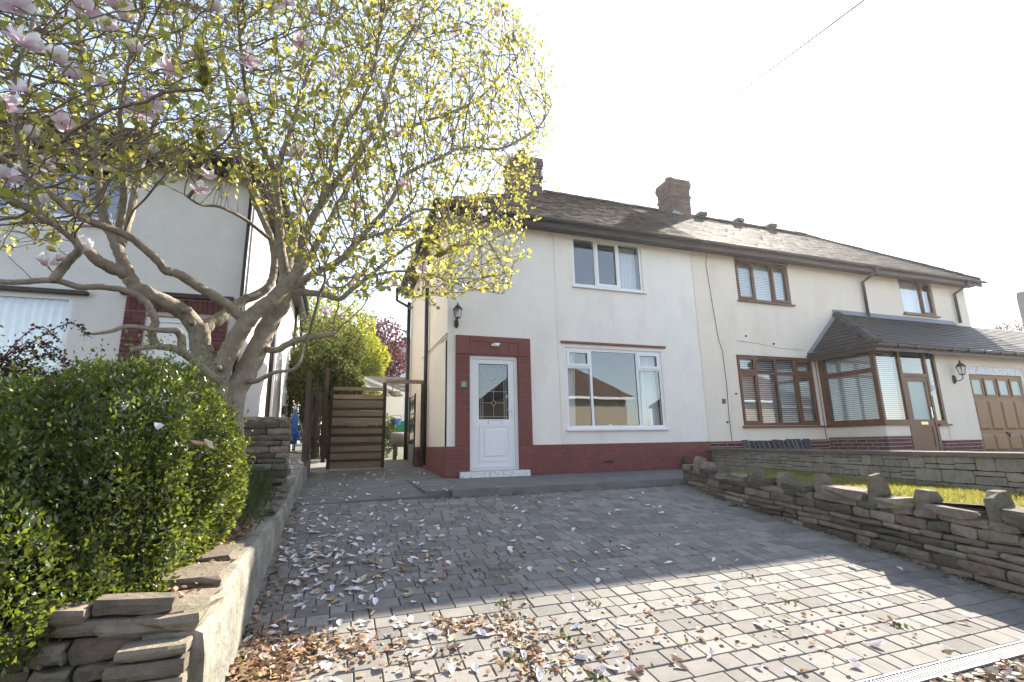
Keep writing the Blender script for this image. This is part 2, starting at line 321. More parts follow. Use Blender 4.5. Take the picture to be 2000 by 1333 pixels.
    def build(s, name, m, parent=None, smooth=False, label=None, kind=None, fix=True):
        V = np.array(s.v); lo = V.min(0); hi = V.max(0); c = Vector(((lo[0] + hi[0]) / 2, (lo[1] + hi[1]) / 2, lo[2]))
        me = bpy.data.meshes.new(name); me.from_pydata([tuple(Vector(p) - c) for p in s.v], [], s.f)
        if fix:
            bm = bmesh.new(); bm.from_mesh(me); bmesh.ops.recalc_face_normals(bm, faces=bm.faces); bm.to_mesh(me); bm.free()
        if smooth: me.polygons.foreach_set('use_smooth', [True] * len(me.polygons))
        me.update()
        return link(name, me, m, parent, Matrix.Translation(c), label, kind)
def frame3(p, ux, uy, uz):
    return Matrix(((ux[0], uy[0], uz[0], p[0]), (ux[1], uy[1], uz[1], p[1]), (ux[2], uy[2], uz[2], p[2]), (0, 0, 0, 1)))
_pc = {}
def block_mesh(w, h, d, ch):
    """piece with a chamfered outer face; local z is outwards, back at z=0"""
    key = ('b', round(w, 3), round(h, 3), round(d, 3), round(ch, 4))
    if key in _pc: return _pc[key]
    a, b = w / 2, h / 2
    V = []
    for z, i in ((0, 0), (d - ch, 0), (d, ch)):
        V += [(-a + i, -b + i, z), (a - i, -b + i, z), (a - i, b - i, z), (-a + i, b - i, z)]
    F = [(8, 9, 10, 11)]
    for k in range(4):
        j = (k + 1) % 4; F += [(k, j, 4 + j, 4 + k), (4 + k, 4 + j, 8 + j, 8 + k)]
    me = bpy.data.meshes.new('block'); me.from_pydata(V, [], F); me.update(); _pc[key] = me; return me
def stone_mesh(w, h, d, seed, rough=0.12, nx=4, ny=3):
    """hewn stone: outer face an uneven grid with worn arrises"""
    r = random.Random(seed); V = []; a, b = w / 2, h / 2; m = min(w, h)
    for j in range(ny + 1):
        for i in range(nx + 1):
            u, v = i / nx, j / ny
            e = min(u, 1 - u) * w / m, min(v, 1 - v) * h / m
            edge = (i in (0, nx)) or (j in (0, ny)); corner = (i in (0, nx)) and (j in (0, ny))
            z = d * (0.88 if corner else (0.94 if edge else 1.0)) + r.uniform(-1, 1) * m * rough * 0.55
            ix = (-1 if i == 0 else (1 if i == nx else 0)); iy = (-1 if j == 0 else (1 if j == ny else 0))
            x = -a + w * u + r.uniform(-1, 1) * m * rough * (0.5 if ix else 0.9) - ix * m * (0.035 if corner else 0.0)
            y = -b + h * v + r.uniform(-1, 1) * m * rough * (0.5 if iy else 0.6) - iy * m * (0.035 if corner else 0.0)
            V.append((x, y, z))
    F = []; n = nx + 1
    for j in range(ny):
        for i in range(nx): F.append((j * n + i, j * n + i + 1, (j + 1) * n + i + 1, (j + 1) * n + i))
    ring = [i for i in range(n)] + [j * n + nx for j in range(1, ny + 1)] + [ny * n + i for i in range(nx - 1, -1, -1)] + [j * n for j in range(ny - 1, 0, -1)]
    b0 = len(V); V += [(V[k][0] * 1.0, V[k][1] * 1.0, 0) for k in ring]; L = len(ring)
    for k in range(L): F.append((ring[(k + 1) % L], ring[k], b0 + k, b0 + (k + 1) % L))
    me = bpy.data.meshes.new('stone'); me.from_pydata(V, [], F)
    me.polygons.foreach_set('use_smooth', [False] * len(F)); me.update(); return me
def rock_mesh(sx, sy, sz, seed, jit=0.13):
    bm = bmesh.new(); bmesh.ops.create_cube(bm, size=1.0)
    bmesh.ops.subdivide_edges(bm, edges=bm.edges[:], cuts=2, use_grid_fill=True)
    r = random.Random(seed)
    for v in bm.verts:
        l = max(abs(v.co.x), abs(v.co.y), abs(v.co.z)); q = v.co.normalized() * 0.62
        v.co = v.co * 0.86 + q * 0.14
        v.co += Vector((r.uniform(-1, 1), r.uniform(-1, 1), r.uniform(-1, 1))) * jit * 0.5
        v.co = Vector((v.co.x * sx, v.co.y * sy, v.co.z * sz))
    me = bpy.data.meshes.new('rock'); bm.to_mesh(me); bm.free(); me.update(); return me
def joined(name, items, m, parent):
    """(mesh, matrix) pairs baked into one part"""
    V = []; F = []
    for me, mw in items:
        b = len(V); V += [tuple(mw @ v.co) for v in me.vertices]; F += [tuple(b + i for i in p.vertices) for p in me.polygons]
    me = bpy.data.meshes.new(name); me.from_pydata(V, [], F); me.update()
    return link(name, me, m, parent, None, None, 'stuff')
LEAF = (np.array([(0, 0, 0), (0.32, 0.38, 0.07), (-0.32, 0.38, 0.07), (0.30, 0.74, 0.05), (-0.30, 0.74, 0.05), (0, 1.0, -0.04)]) , np.array([(0, 1, 2), (1, 3, 2), (3, 4, 2), (3, 5, 4)]))
DIAMOND = (np.array([(0, 0, 0), (0.27, 0.5, 0.05), (0, 1.0, 0), (-0.27, 0.5, 0.05)]), np.array([(0, 1, 2), (0, 2, 3)]))
BLADE = (np.array([(-0.05, 0, 0), (0.05, 0, 0), (0.0, 1, 0.15)]), np.array([(0, 1, 2)]))
PETAL = (np.array([(0, 0, 0), (0.17, 0.25, 0.05), (-0.17, 0.25, 0.05), (0.25, 0.62, 0.12), (-0.25, 0.62, 0.12), (0.0, 0.65, 0.04), (0.0, 0.28, 0.0), (0.12, 0.95, 0.15), (-0.12, 0.95, 0.15)]),
         np.array([(0, 1, 6), (0, 6, 2), (1, 3, 5), (1, 5, 6), (6, 5, 4), (6, 4, 2), (3, 7, 5), (5, 7, 8), (5, 8, 4)]))
def scatter(name, P, D, N, S, tmpl, m, parent=None, kind='stuff', wid=None, label=None):
    """many leaf-shaped faces: P base points, D pointing, N facing, S length"""
    P = np.asarray(P, float); D = np.asarray(D, float); N = np.asarray(N, float); S = np.asarray(S, float)
    D = D / (np.linalg.norm(D, axis=1, keepdims=True) + 1e-9)
    X = np.cross(D, N); X /= (np.linalg.norm(X, axis=1, keepdims=True) + 1e-9); Z = np.cross(X, D)
    T, F = tmpl; wv = np.ones(len(P)) if wid is None else np.asarray(wid)
    V = P[:, None, :] + S[:, None, None] * (X[:, None, :] * (T[None, :, 0:1] * wv[:, None, None]) + D[:, None, :] * T[None, :, 1:2] + Z[:, None, :] * T[None, :, 2:3])
    FF = (F[None] + (np.arange(len(P)) * len(T))[:, None, None]).reshape(-1, F.shape[1])
    me = npmesh(name, V.reshape(-1, 3), FF)
    return link(name, me, m, parent, None, label, kind)
def rdir(n):
    v = RNG.normal(size=(n, 3)); return v / np.linalg.norm(v, axis=1, keepdims=True)

# ================================================================ the setting
def sheet(name, pts, m, kind='structure'):
    return tag(MB().face(*pts).build(name, m, fix=False), kind=kind)
sheet('ground', [(-160, -160, -1.45), (200, -160, -1.45), (200, 220, -1.45), (-160, 220, -1.45)], 'ground_base')
ROADZ = dz(2.17) - 0.012
road = tag(MB().box(-60, 80, -5.0, 2.085, ROADZ - 0.1, ROADZ).build('road', 'asphalt'), kind='structure')
tag(MB().box(-60, 80, -7.0, -5.0, ROADZ - 0.1, ROADZ + 0.11).build('pavement', 'concrete'), kind='structure')

# wall base line of the dry-stone wall on the right of the drive
RW = [(5.50, 7.02), (5.22, 5.7), (5.155, 4.7), (5.16, 4.1), (5.11, 3.47), (5.06, 2.96), (5.0, 2.5), (4.92, 1.6)]
def rwx(Y):
    for (xa, ya), (xb, yb) in zip(RW, RW[1:]):
        if Y >= yb: return xb + (xa - xb) * (Y - yb) / (ya - yb)
    return RW[-1][0]

# ---- driveway: bed + pavers
drive = tag(MB().hexa([(-0.62, 2.17, -1.6), (5.4, 2.17, -1.6), (5.7, 7.0, -1.6), (-0.62, 7.0, -1.6),
                       (-0.62, 2.17, dz(2.17) - 0.012), (5.4, 2.17, dz(2.17) - 0.012), (5.7, 7.0, dz(7.0) - 0.012), (-0.62, 7.0, dz(7.0) - 0.012)]).build('driveway', 'joint_sand'), kind='structure')
uX = Vector((1, 0, 0)); uS = Vector((0, 1, DS)).normalized(); uN = uX.cross(uS)
PAV = []
row = 0; s = 0.0; ROW = 0.1475; slen = 4.80 * math.sqrt(1 + DS * DS); r = random.Random(5)
while s < slen - 0.02:
    h = min(ROW, slen - s) - 0.0055
    x = -0.52 - r.random() * 0.15
    Yc = 2.175 + (s + h / 2) / math.sqrt(1 + DS * DS)
    xe = rwx(Yc) + 0.05
    while x < xe:
        w = r.choice((0.105, 0.145, 0.145, 0.215, 0.215))
        p = Vector((x + w / 2, Yc, dz(Yc) - 0.04 + r.uniform(-1, 1) * 0.0022))
        n = (uN + Vector((r.uniform(-1, 1), r.uniform(-1, 1), 0)) * 0.010).normalized()
        ax = (uX - n * uX.dot(n)).normalized(); ay = n.cross(ax)
        ca = r.uniform(-1, 1) * 0.006; ax2 = ax + ay * ca; ay2 = ay - ax * ca
        PAV.append((block_mesh(w - 0.0055, h, 0.043, 0.0045), frame3(p, ax2, ay2, n), p.length)); x += w
    s += ROW; row += 1
PAV.sort(key=lambda t: t[2])
vis = [t for t in PAV if t[1].translation.x > -0.5]
for me, mw, _ in vis[:300]: link('paver', me, 'paver', drive, mw)
o = joined('paver_field', [(a, b) for a, b, _ in vis[300:]] + [(a, b) for a, b, _ in PAV if b.translation.x <= -0.5], 'paver', drive)

# ---- drain channel at the road edge
dr = thing('drain_channel', (2.6, 2.13, dz(2.13)), 'pale slotted drain channel between the paving and the road', 'drain')
zt = dz(2.17) + 0.002
g = MB(); g.box(-0.6, 7.5, 2.160, 2.175, zt - 0.08, zt); g.box(-0.6, 7.5, 2.055, 2.070, zt - 0.08, zt - 0.003); g.build('edge_rail', 'grate', dr)
g = MB(); x = 1.4
while x < 4.6:
    g.box(x, x + 0.011, 2.070, 2.160, zt - 0.02, zt - 0.004); x += 0.028
g.box(1.4, 4.6, 2.112, 2.118, zt - 0.02, zt - 0.0035); g.build('grating', 'grate', dr)
MB().box(-0.6, 7.5, 2.07, 2.16, zt - 0.09, zt - 0.06).build('trough', 'black_metal', dr)

# ---- path along the house with its kerb, side passage
tag(MB().hexa([(1.2, 7.05, -1.2), (7.9, 7.05, -1.2), (7.9, 9.05, -1.2), (1.2, 9.05, -1.2), (1.2, 7.05, -0.612), (7.9, 7.05, -0.606), (7.9, 9.05, -0.585), (1.2, 9.05, -0.572)]).build('path', 'concrete'), kind='structure')
kb = thing('kerb', (3.6, 7.0, -0.7), 'long low concrete kerb edging the path above the block paving', 'kerb')
x = 1.55; r = random.Random(2)
while x < 5.75:
    w = 0.914; a = min(x + w, 5.75)
    V = [(x + .003, 6.93, -0.8), (a - .003, 6.93, -0.8), (a - .003, 7.048, -0.8), (x + .003, 7.048, -0.8), (x + .003, 6.945, -0.605), (a - .003, 6.945, -0.603), (a - .003, 7.048, -0.600), (x + .003, 7.048, -0.602)]
    MB().hexa(V).build('kerb_stone', 'concrete', kb); x = a
# the passage beside the house climbs to the gate
tag(MB().hexa([(-0.62, 6.99, -1.2), (1.2, 6.99, -1.2), (1.95, 14, -1.2), (-0.62, 14, -1.2), (-0.62, 6.99, -0.70), (1.2, 6.99, -0.665), (1.95, 14, -0.36), (-0.62, 14, -0.36)]).build('side_path', 'concrete'), kind='structure')
tag(MB().hexa([(1.15, 8.9, -1.2), (1.95, 8.9, -1.2), (1.95, 11.5, -1.2), (1.15, 11.5, -1.2), (1.15, 8.9, -0.60), (1.95, 8.9, -0.578), (1.95, 11.5, -0.46), (1.15, 11.5, -0.47)]).build('path_step', 'concrete'), kind='structure')
sheet('back_garden', [(-30, 14, -0.37), (60, 14, -0.37), (60, 60, 0.6), (-30, 60, 0.6)], 'ground_base')

# ---- left garden: soil behind the retaining wall
def rtop(Y):
    T = [(2.5, -0.76), (3.5, -0.665), (5.0, -0.655), (6.4, -0.60), (8.0, -0.40), (9.5, -0.22), (11.5, -0.10), (25, 0.0)]
    for (a, za), (b, zb) in zip(T, T[1:]):
        if Y <= b: return za + (zb - za) * (Y - a) / (b - a)
    return 0.0
g = MB(); ys = [2.72, 3.5, 4.2, 5.0, 5.7, 6.4, 7.2, 8.0, 8.8, 9.6, 11.5, 16, 21]; xs = [-12, -6, -4, -2.8, -2.0, -1.4, -1.0, -0.72]
def soilz(x, y): return rtop(y) - 0.03 + min(1.0, max(0.0, (-0.72 - x) / 1.2)) * 0.45 * min(1, max(0, (9.5 - y) / 2.5)) * min(1, max(0, (y - 3.0) / 1.5)) + 0.02 * math.sin(x * 9 + y * 5)
for ya, yb in zip(ys, ys[1:]):
    for xa, xb in zip(xs, xs[1:]):
        g.face((xa, ya, soilz(xa, ya)), (xb, ya, soilz(xb, ya)), (xb, yb, soilz(xb, yb)), (xa, yb, soilz(xa, yb)))
tag(g.build('garden_soil', 'soil', fix=False), kind='structure')

# ---- lawn on the right, between the two walls, and the neighbour's raised drive
BW0, BW1 = Vector((7.80, 8.93, 0)), Vector((6.02, 1.6, 0))     # block wall line
def bwp(t): return BW0.lerp(BW1, t)
def lawnz(x, y): return -0.525 - 0.014 * (7 - y) + 0.015 * math.sin(x * 5 + y * 3)
g = MB(); N = 14
for i in range(N):
    ya, yb = 1.6 + (6.9 - 1.6) * i / N, 1.6 + (6.9 - 1.6) * (i + 1) / N
    for k in range(5):
        def P(y, k):
            x0 = rwx(y) + 0.12; t = (8.93 - y) / 7.33; x1 = bwp(t).x; x = x0 + (x1 - x0) * k / 5; return (x, y, lawnz(x, y))
        g.face(P(ya, k), P(ya, k + 1), P(yb, k + 1), P(yb, k))
tag(g.build('lawn', 'soil', fix=False), kind='structure')
tag(MB().hexa([(5.5, 6.85, -1.3), (7.35, 6.85, -1.3), (7.8, 7.08, -1.3), (5.6, 7.08, -1.3), (5.5, 6.85, -0.60), (7.35, 6.85, -0.60), (7.8, 7.08, -0.59), (5.6, 7.08, -0.59)]).build('path_edge', 'concrete'), kind='structure')
tag(MB().hexa([(BW1.x + 0.12, 1.6, -1.4), (40, 1.6, -1.4), (40, 9.1, -1.4), (BW0.x + 0.05, 9.1, -1.4), (BW1.x + 0.12, 1.6, -0.45), (40, 1.6, -0.6), (40, 9.1, -0.36), (BW0.x + 0.05, 9.1, -0.36)]).build('neighbour_drive', 'concrete'), kind='structure')

# ================================================================ building helpers
def panel(xa, xb, za, zb, Y, holes, depth=0.14, g=None):
    """wall face at y=Y looking to -y with rectangular openings and their reveals"""
    g = g or MB()
    X = sorted({xa, xb, *[h[0] for h in holes], *[h[1] for h in holes]}); Z = sorted({za, zb, *[h[2] for h in holes], *[h[3] for h in holes]})
    X = [x for x in X if xa <= x <= xb]; Z = [z for z in Z if za <= z <= zb]
    for a, b in zip(X, X[1:]):
        for c, d in zip(Z, Z[1:]):
            mx, mz = (a + b) / 2, (c + d) / 2
            if any(h[0] < mx < h[1] and h[2] < mz < h[3] for h in holes): continue
            g.face((a, Y, c), (b, Y, c), (b, Y, d), (a, Y, d))
    for h0, h1, h2, h3 in holes:
        D = Y + depth
        g.face((h0, Y, h2), (h0, Y, h3), (h0, D, h3), (h0, D, h2)); g.face((h1, Y, h2), (h1, D, h2), (h1, D, h3), (h1, Y, h3))
        (g.face((h0, Y, h3), (h1, Y, h3), (h1, D, h3), (h0, D, h3)) if h3 <= zb else None); (g.face((h0, Y, h2), (h0, D, h2), (h1, D, h2), (h1, Y, h2)) if h2 > za else None)
    return g
def room(parent, x0, x1, y0, y1, z0, z1, holes, m='interior'):
    """the inside of a storey: five faces, front wall with the same openings"""
    g = panel(x0, x1, z0, z1, y0, holes, 0.0)
    g.face((x0, y1, z0), (x1, y1, z0), (x1, y1, z1), (x0, y1, z1)); g.face((x0, y0, z0), (x0, y1, z0), (x0, y1, z1), (x0, y0, z1))
    g.face((x1, y0, z0), (x1, y1, z0), (x1, y1, z1), (x1, y0, z1)); g.face((x0, y0, z0), (x1, y0, z0), (x1, y1, z0), (x0, y1, z0))
    g.face((x0, y0, z1), (x1, y0, z1), (x1, y1, z1), (x0, y1, z1))
    return g.build('interior', m, parent, fix=False)
def window(parent, x0, x1, z0, z1, Y, m, vbars, hbars, sashes, fw=0.055, bar=0.05, sash=0.045, sill=True, glass='glass', sill_out=0.07, gl=True):
    """frame at y=Y..Y+.06 ; vbars: x of full-height mullions ; hbars: (xa,xb,z) transoms ; sashes: opening lights (xa,xb,za,zb)"""
    y0, y1 = Y + 0.03, Y + 0.09
    g = MB(); g.box(x0, x0 + fw, y0, y1, z0, z1); g.box(x1 - fw, x1, y0, y1, z0, z1)
    g.box(x0 + fw, x1 - fw, y0, y1, z0, z0 + fw); g.box(x0 + fw, x1 - fw, y0, y1, z1 - fw, z1)
    for v in vbars: g.box(v - bar / 2, v + bar / 2, y0 + 0.002, y1, z0 + fw, z1 - fw)
    for a, b, z in hbars: g.box(a, b, y0 + 0.004, y1, z - bar / 2, z + bar / 2)
    f = g.build('window', m, parent)
    cells = []
    xs = [x0 + fw] + sum([[v - bar / 2, v + bar / 2] for v in sorted(vbars)], []) + [x1 - fw]
    for a, b in zip(xs[::2], xs[1::2]):
        zz = sorted([h[2] for h in hbars if h[0] <= (a + b) / 2 <= h[1]])
        zs = [z0 + fw] + sum([[z - bar / 2, z + bar / 2] for z in zz], []) + [z1 - fw]
        for c, d in zip(zs[::2], zs[1::2]): cells.append((a, b, c, d))
    for i, (a, b, c, d) in enumerate(cells):
        if i in sashes:
            s = MB(); e = 0.012
            s.box(a - e, a + sash, y0 - 0.016, y0 + 0.03, c - e, d + e); s.box(b - sash, b + e, y0 - 0.016, y0 + 0.03, c - e, d + e)
            s.box(a + sash, b - sash, y0 - 0.016, y0 + 0.03, c - e, c + sash); s.box(a + sash, b - sash, y0 - 0.016, y0 + 0.03, d - sash, d + e)
            s.build('sash', m, f); pa = (a + sash - .005, b - sash + .005, c + sash - .005, d - sash + .005)
        else: pa = (a - .005, b + .005, c - .005, d + .005)
        # rubber gasket line
        q = MB(); t = 0.008
        for bx in ((pa[0], pa[0] + t, pa[2], pa[3]), (pa[1] - t, pa[1], pa[2], pa[3]), (pa[0] + t, pa[1] - t, pa[2], pa[2] + t), (pa[0] + t, pa[1] - t, pa[3] - t, pa[3])):
            q.box(bx[0], bx[1], y0 + 0.006, y0 + 0.02, bx[2], bx[3])
        q.build('gasket', 'black_gutter', f)
        if gl: MB().box(pa[0] + .001, pa[1] - .001, y0 + 0.022, y0 + 0.028, pa[2] + .001, pa[3] - .001).build('pane', glass, f)
    if sill: MB().hexa([(x0 - .04, Y - sill_out, z0 - .045), (x1 + .04, Y - sill_out, z0 - .045), (x1 + .04, Y + .03, z0 - .045), (x0 - .04, Y + .03, z0 - .045),
                        (x0 - .04, Y - sill_out, z0 - .012), (x1 + .04, Y - sill_out, z0 - .012), (x1 + .04, Y + .03, z0 - .001), (x0 - .04, Y + .03, z0 - .001)]).build('sill', m, f)
    return f
def curtain(parent, x0, x1, z0, z1, Y, waves=7, amp=0.03, flare=0.0, m='curtain'):
    V = []; F = []; nx = waves * 8; nz = 6; rr = random.Random(int(x0 * 100))
    ph = [rr.uniform(0, 6) for _ in range(3)]
    for j in range(nz + 1):
        for i in range(nx + 1):
            u = i / nx; v = j / nz; x = x0 + (x1 - x0) * u + flare * (1 - v) * (u - .5)
            V.append((x, Y + amp * math.sin(u * waves * 6.28 + ph[0] + 0.4 * math.sin(v * 3 + ph[1])) + amp * .4 * math.sin(u * 17 + ph[2]), z0 + (z1 - z0) * v))
    for j in range(nz):
        for i in range(nx): a = j * (nx + 1) + i; F.append((a, a + 1, a + nx + 2, a + nx + 1))
    me = npmesh('curtain', np.array(V), np.array(F)); me.polygons.foreach_set('use_smooth', [True] * len(F))
    return link('curtain', me, m, parent)
def blind(parent, x0, x1, z0, z1, Y, gap=0.035, tilt=0.5, axis='y'):
    g = MB(); z = z1; hw = 0.024
    while z > z0:
        dy, dz_ = hw * math.cos(tilt), hw * math.sin(tilt)
        if axis == 'y': g.hexa([(x0, Y - dy, z - dz_), (x1, Y - dy, z - dz_), (x1, Y + dy, z + dz_), (x0, Y + dy, z + dz_), (x0, Y - dy, z - dz_ + .002), (x1, Y - dy, z - dz_ + .002), (x1, Y + dy, z + dz_ + .002), (x0, Y + dy, z + dz_ + .002)])
        else: g.hexa([(Y - dy, x0, z - dz_), (Y - dy, x1, z - dz_), (Y + dy, x1, z + dz_), (Y + dy, x0, z + dz_), (Y - dy, x0, z - dz_ + .002), (Y - dy, x1, z - dz_ + .002), (Y + dy, x1, z + dz_ + .002), (Y + dy, x0, z + dz_ + .002)])
        z -= gap
    return g.build('blind', 'blind', parent)
def tiles(parent, name, o, u, v, ulen, vlen, lo, hi, tw, gauge, m, th=0.018, roll=0.0, seed=1):
    """overlapping tiles on a slope. o eave corner, u along the eave, v up the slope; lo/hi(v): limits of u. One part."""
    u = Vector(u).normalized(); v = Vector(v).normalized(); n = u.cross(v).normalized()
    if n.z < 0: n = -n
    r = random.Random(seed); V = []; F = []; j = 0; s = 0.0; o = Vector(o)
    while s < vlen:
        a, b = lo(s + gauge * .5), hi(s + gauge * .5); x = a - (tw * 0.5 if j % 2 else 0)
        while x < b:
            x0, x1 = max(x, a) + 0.0015, min(x + tw, b) - 0.0015
            if x1 - x0 > 0.02:
                lift = r.uniform(0, 0.006); e = s + r.uniform(-0.004, 0.004); t = min(s + gauge * 1.18, vlen + .02)
                p = [o + u * x0 + v * e + n * (th * .9 + lift), o + u * x1 + v * e + n * (th * .9 + lift + r.uniform(-.003, .003)), o + u * x1 + v * t + n * (th * .25), o + u * x0 + v * t + n * (th * .25)]
                bb = len(V)
                if roll > 0:
                    k = 5
                    for (e_, hgt, z_) in ((e, th * .9 + lift, 0), (t, th * .25, 0), (e, -th * .6 + lift, 1)):
                        for i in range(k):
                            f = i / (k - 1); V.append(tuple(o + u * (x0 + (x1 - x0) * f) + v * e_ + n * (hgt + roll * math.sin(f * math.pi) ** 2)))
                    for i in range(k - 1):
                        F.append((bb + i, bb + i + 1, bb + k + i + 1, bb + k + i)); F.append((bb + 2 * k + i, bb + 2 * k + i + 1, bb + i + 1, bb + i))
                else:
                    V += [tuple(q) for q in p] + [tuple(p[0] - n * th), tuple(p[1] - n * th)]
                    F += [(bb, bb + 1, bb + 2, bb + 3), (bb + 4, bb + 5, bb + 1, bb)]
            x += tw
        s += gauge; j += 1
    me = bpy.data.meshes.new(name); me.from_pydata(V, [], F); me.update()
    return link(name, me, m, parent, None, None, 'stuff')
def ridge_tiles(parent, a, b, m, L=0.45, rad=0.11, drop=0.05):
    a = Vector(a); b = Vector(b); d = (b - a); n = max(1, int(d.length / L)); d = d / n
    t = d.normalized(); side = t.cross(Vector((0, 0, 1))).normalized(); up = side.cross(t)
    rr = random.Random(int(a.x * 31))
    for i in range(n):
        p = a + d * i; q = a + d * (i + 1) + t * 0.02; g = MB(); k = 7; lift = rr.uniform(-.008, .008)
        for P, sc in ((p, 1.0), (q, 0.93)):
            for j in range(k):
                an = math.pi * j / (k - 1); g.v.append(tuple(P + side * (math.cos(an) * rad * sc * 1.15) + up * (math.sin(an) * rad * sc - drop + lift)))
        for j in range(k - 1): g.f.append((j, j + 1, k + j + 1, k + j))
        g.f.append(tuple(range(k))); g.f.append(tuple(range(2 * k - 1, k - 1, -1)))
        g.build('ridge_tile', m, parent)
def bricks(items_out, xa, xb, za, zb, org, ux, uz, un, L=0.215, H=0.065, J=0.010, holes=(), start=0, soldier=False, ch=0.004):
    """stretcher bond on a plane: returns (mesh, matrix) list; coordinates along ux, uz from org"""
    pl, ph = (H, L) if soldier else (L, H); z = za; j = start
    while z < zb - 0.01:
        h = min(ph, zb - z - J * .5)
        if h < 0.02: break
        x = xa - ((pl + J) / 2 if (j % 2 and not soldier) else 0)
        while x < xb - 0.004:
            a, b = max(x, xa), min(x + pl, xb)
            if b - a > 0.02:
                mx, mz = (a + b) / 2, z + h / 2
                if not any(q[0] < mx < q[1] and q[2] < mz < q[3] for q in holes):
                    items_out.append((block_mesh(b - a, h, 0.03, ch), frame3(Vector(org) + Vector(ux) * mx + Vector(uz) * mz, ux, uz, un)))
            x += pl + J
        z += ph + J; j += 1
    return items_out
def place_pieces(items, name, m, parent, limit=300):
    items = sorted(items, key=lambda t: t[1].translation.length)
    for me, mw in items[:limit]: link(name, me, m, parent, mw)
    if len(items) > limit: joined(name + '_field', items[limit:], m, parent)
EX, EZ = Vector((1, 0, 0)), Vector((0, 0, 1)); NY = Vector((0, -1, 0))
def pipe(parent, pts, r, m, name='downpipe', brackets=True):
    g = MB().tube(pts, r, 10)
    return g.build(name, m, parent, smooth=True)

# ================================================================ white house
FY = 9.0; EAVE_Y, EAVE_Z = 8.62, 4.60; RIDGE_Y, RIDGE_Z = 11.6, 6.93; XL, XS, XR = 1.90, 7.80, 18.05; BACK_Y = 14.2; TOPZ = 4.72
h1 = thing('house', (4.85, 9.0, -0.58), 'white rendered house with dark red painted brick base and white front door', 'house')
wlow = (4.36, 6.71, 0.285, 1.95); wup = (4.63, 6.40, 3.31, 4.45); dhole = (2.33, 3.31, -0.47, 1.70)
panel(XL, XS, -0.02, TOPZ, FY, [wlow, wup, (2.06, 3.58, -0.02, 2.075)], 0.14).build('front_wall', 'white_render', h1, fix=False)
g = MB(); g.face((XL, 9, -0.02), (XL, 9, TOPZ), (XL, BACK_Y, TOPZ), (XL, BACK_Y, -0.02)); g.face((XL, BACK_Y, -0.6), (XL, BACK_Y, TOPZ), (XS, BACK_Y, TOPZ), (XS, BACK_Y, -0.6))
g.build('side_wall', 'side_cream', h1, fix=False)
# painted brick base, standing a little proud, and the door surround
g = MB(); PB = 8.955
panel(XL - 0.035, XS, -0.75, -0.02, PB + 0.012, [(2.33, 3.31, -0.47, -0.0199)], 0.10, g)
for a, b in ((2.06, 2.33), (3.31, 3.58)): g.box(a, b, PB + 0.012, 9.12, -0.019, 2.075)
g.box(2.33, 3.31, PB + 0.012, 9.12, 1.70, 2.075)
g.box(XL - 0.033, 2.06, PB + 0.013, 9.0, -0.024, -0.02); g.box(3.58, XS, PB + 0.013, 9.0, -0.024, -0.02)
g.face((XL - .033, PB + .012, -.75), (XL - .033, PB + .012, -.02), (XL - .033, BACK_Y, -.02), (XL - .033, BACK_Y, -.75))
base = g.build('brick_base', 'painted_mortar', h1, fix=False)
it = []
bricks(it, XL - 0.035, 2.325, -0.70, -0.02, (0, PB + 0.038, 0), EX, EZ, NY, ch=.002)
bricks(it, 3.315, XS, -0.70, -0.02, (0, PB + 0.038, 0), EX, EZ, NY, ch=.002)
bricks(it, 2.325, 3.315, -0.70, -0.48, (0, PB + 0.038, 0), EX, EZ, NY, ch=.002)
bricks(it, 2.06, 2.325, -0.01, 1.70, (0, PB + 0.038, 0), EX, EZ, NY, ch=.002)
bricks(it, 3.315, 3.58, -0.01, 1.70, (0, PB + 0.038, 0), EX, EZ, NY, ch=.002)
for a, b, z0, z1 in ((2.06, 2.325, 1.705, 2.07), (3.315, 3.58, 1.705, 2.07), (2.325, 3.315, 1.96, 2.07)): it.append((block_mesh(b - a - .008, z1 - z0 - .006, .03, .005), frame3(Vector(((a + b) / 2, PB + .026, (z0 + z1) / 2)), EX, EZ, NY)))
for k in range(5): it.append((block_mesh(0.19, 0.245, .022, .004), frame3(Vector((2.425 + k * .1975, PB + .03, 1.832)), EX, EZ, NY)))
it2 = []
bricks(it2, 0.0, BACK_Y - 9.0, -0.70, -0.02, (XL - 0.035 + 0.018, 9.0, 0), Vector((0, 1, 0)), EZ, Vector((-1, 0, 0)))
place_pieces(it, 'brick', 'painted_brick', base, 300); joined('side_brick_field', it2, 'painted_brick', base)
# air brick
g = MB()
for i in range(5): g.box(5.12 + i * .042, 5.145 + i * .042, PB - .006, PB + .02, -0.405, -0.36)
g.build('air_brick', 'black_gutter', h1)
# windows
w = window(h1, *wlow, FY, 'white_pvc', [4.955, 6.09], [(4.4, 4.93, 1.545), (6.11, 6.7, 1.545)], {1, 4}, fw=0.06, bar=0.055)
MB().box(4.27, 6.83, 8.955, 9.0 - .002, 2.03, 2.075).build('window_head', 'painted_brick', h1)
w2 = window(h1, *wup, FY, 'white_pvc', [5.20, 5.79], [], {1}, fw=0.06, bar=0.05)
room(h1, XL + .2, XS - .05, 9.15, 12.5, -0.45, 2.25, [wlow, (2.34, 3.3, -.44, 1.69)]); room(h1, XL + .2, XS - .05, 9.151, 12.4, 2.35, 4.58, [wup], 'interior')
curtain(h1, 4.42, 4.72, 0.3, 1.92, 9.25, 4, .025, -0.12); curtain(h1, 6.33, 6.68, 0.3, 1.92, 9.25, 5, .025, 0.1)
curtain(h1, 5.86, 6.36, 3.32, 4.43, 9.26, 6, .028); curtain(h1, 4.67, 4.76, 3.32, 4.43, 9.26, 2, .02)
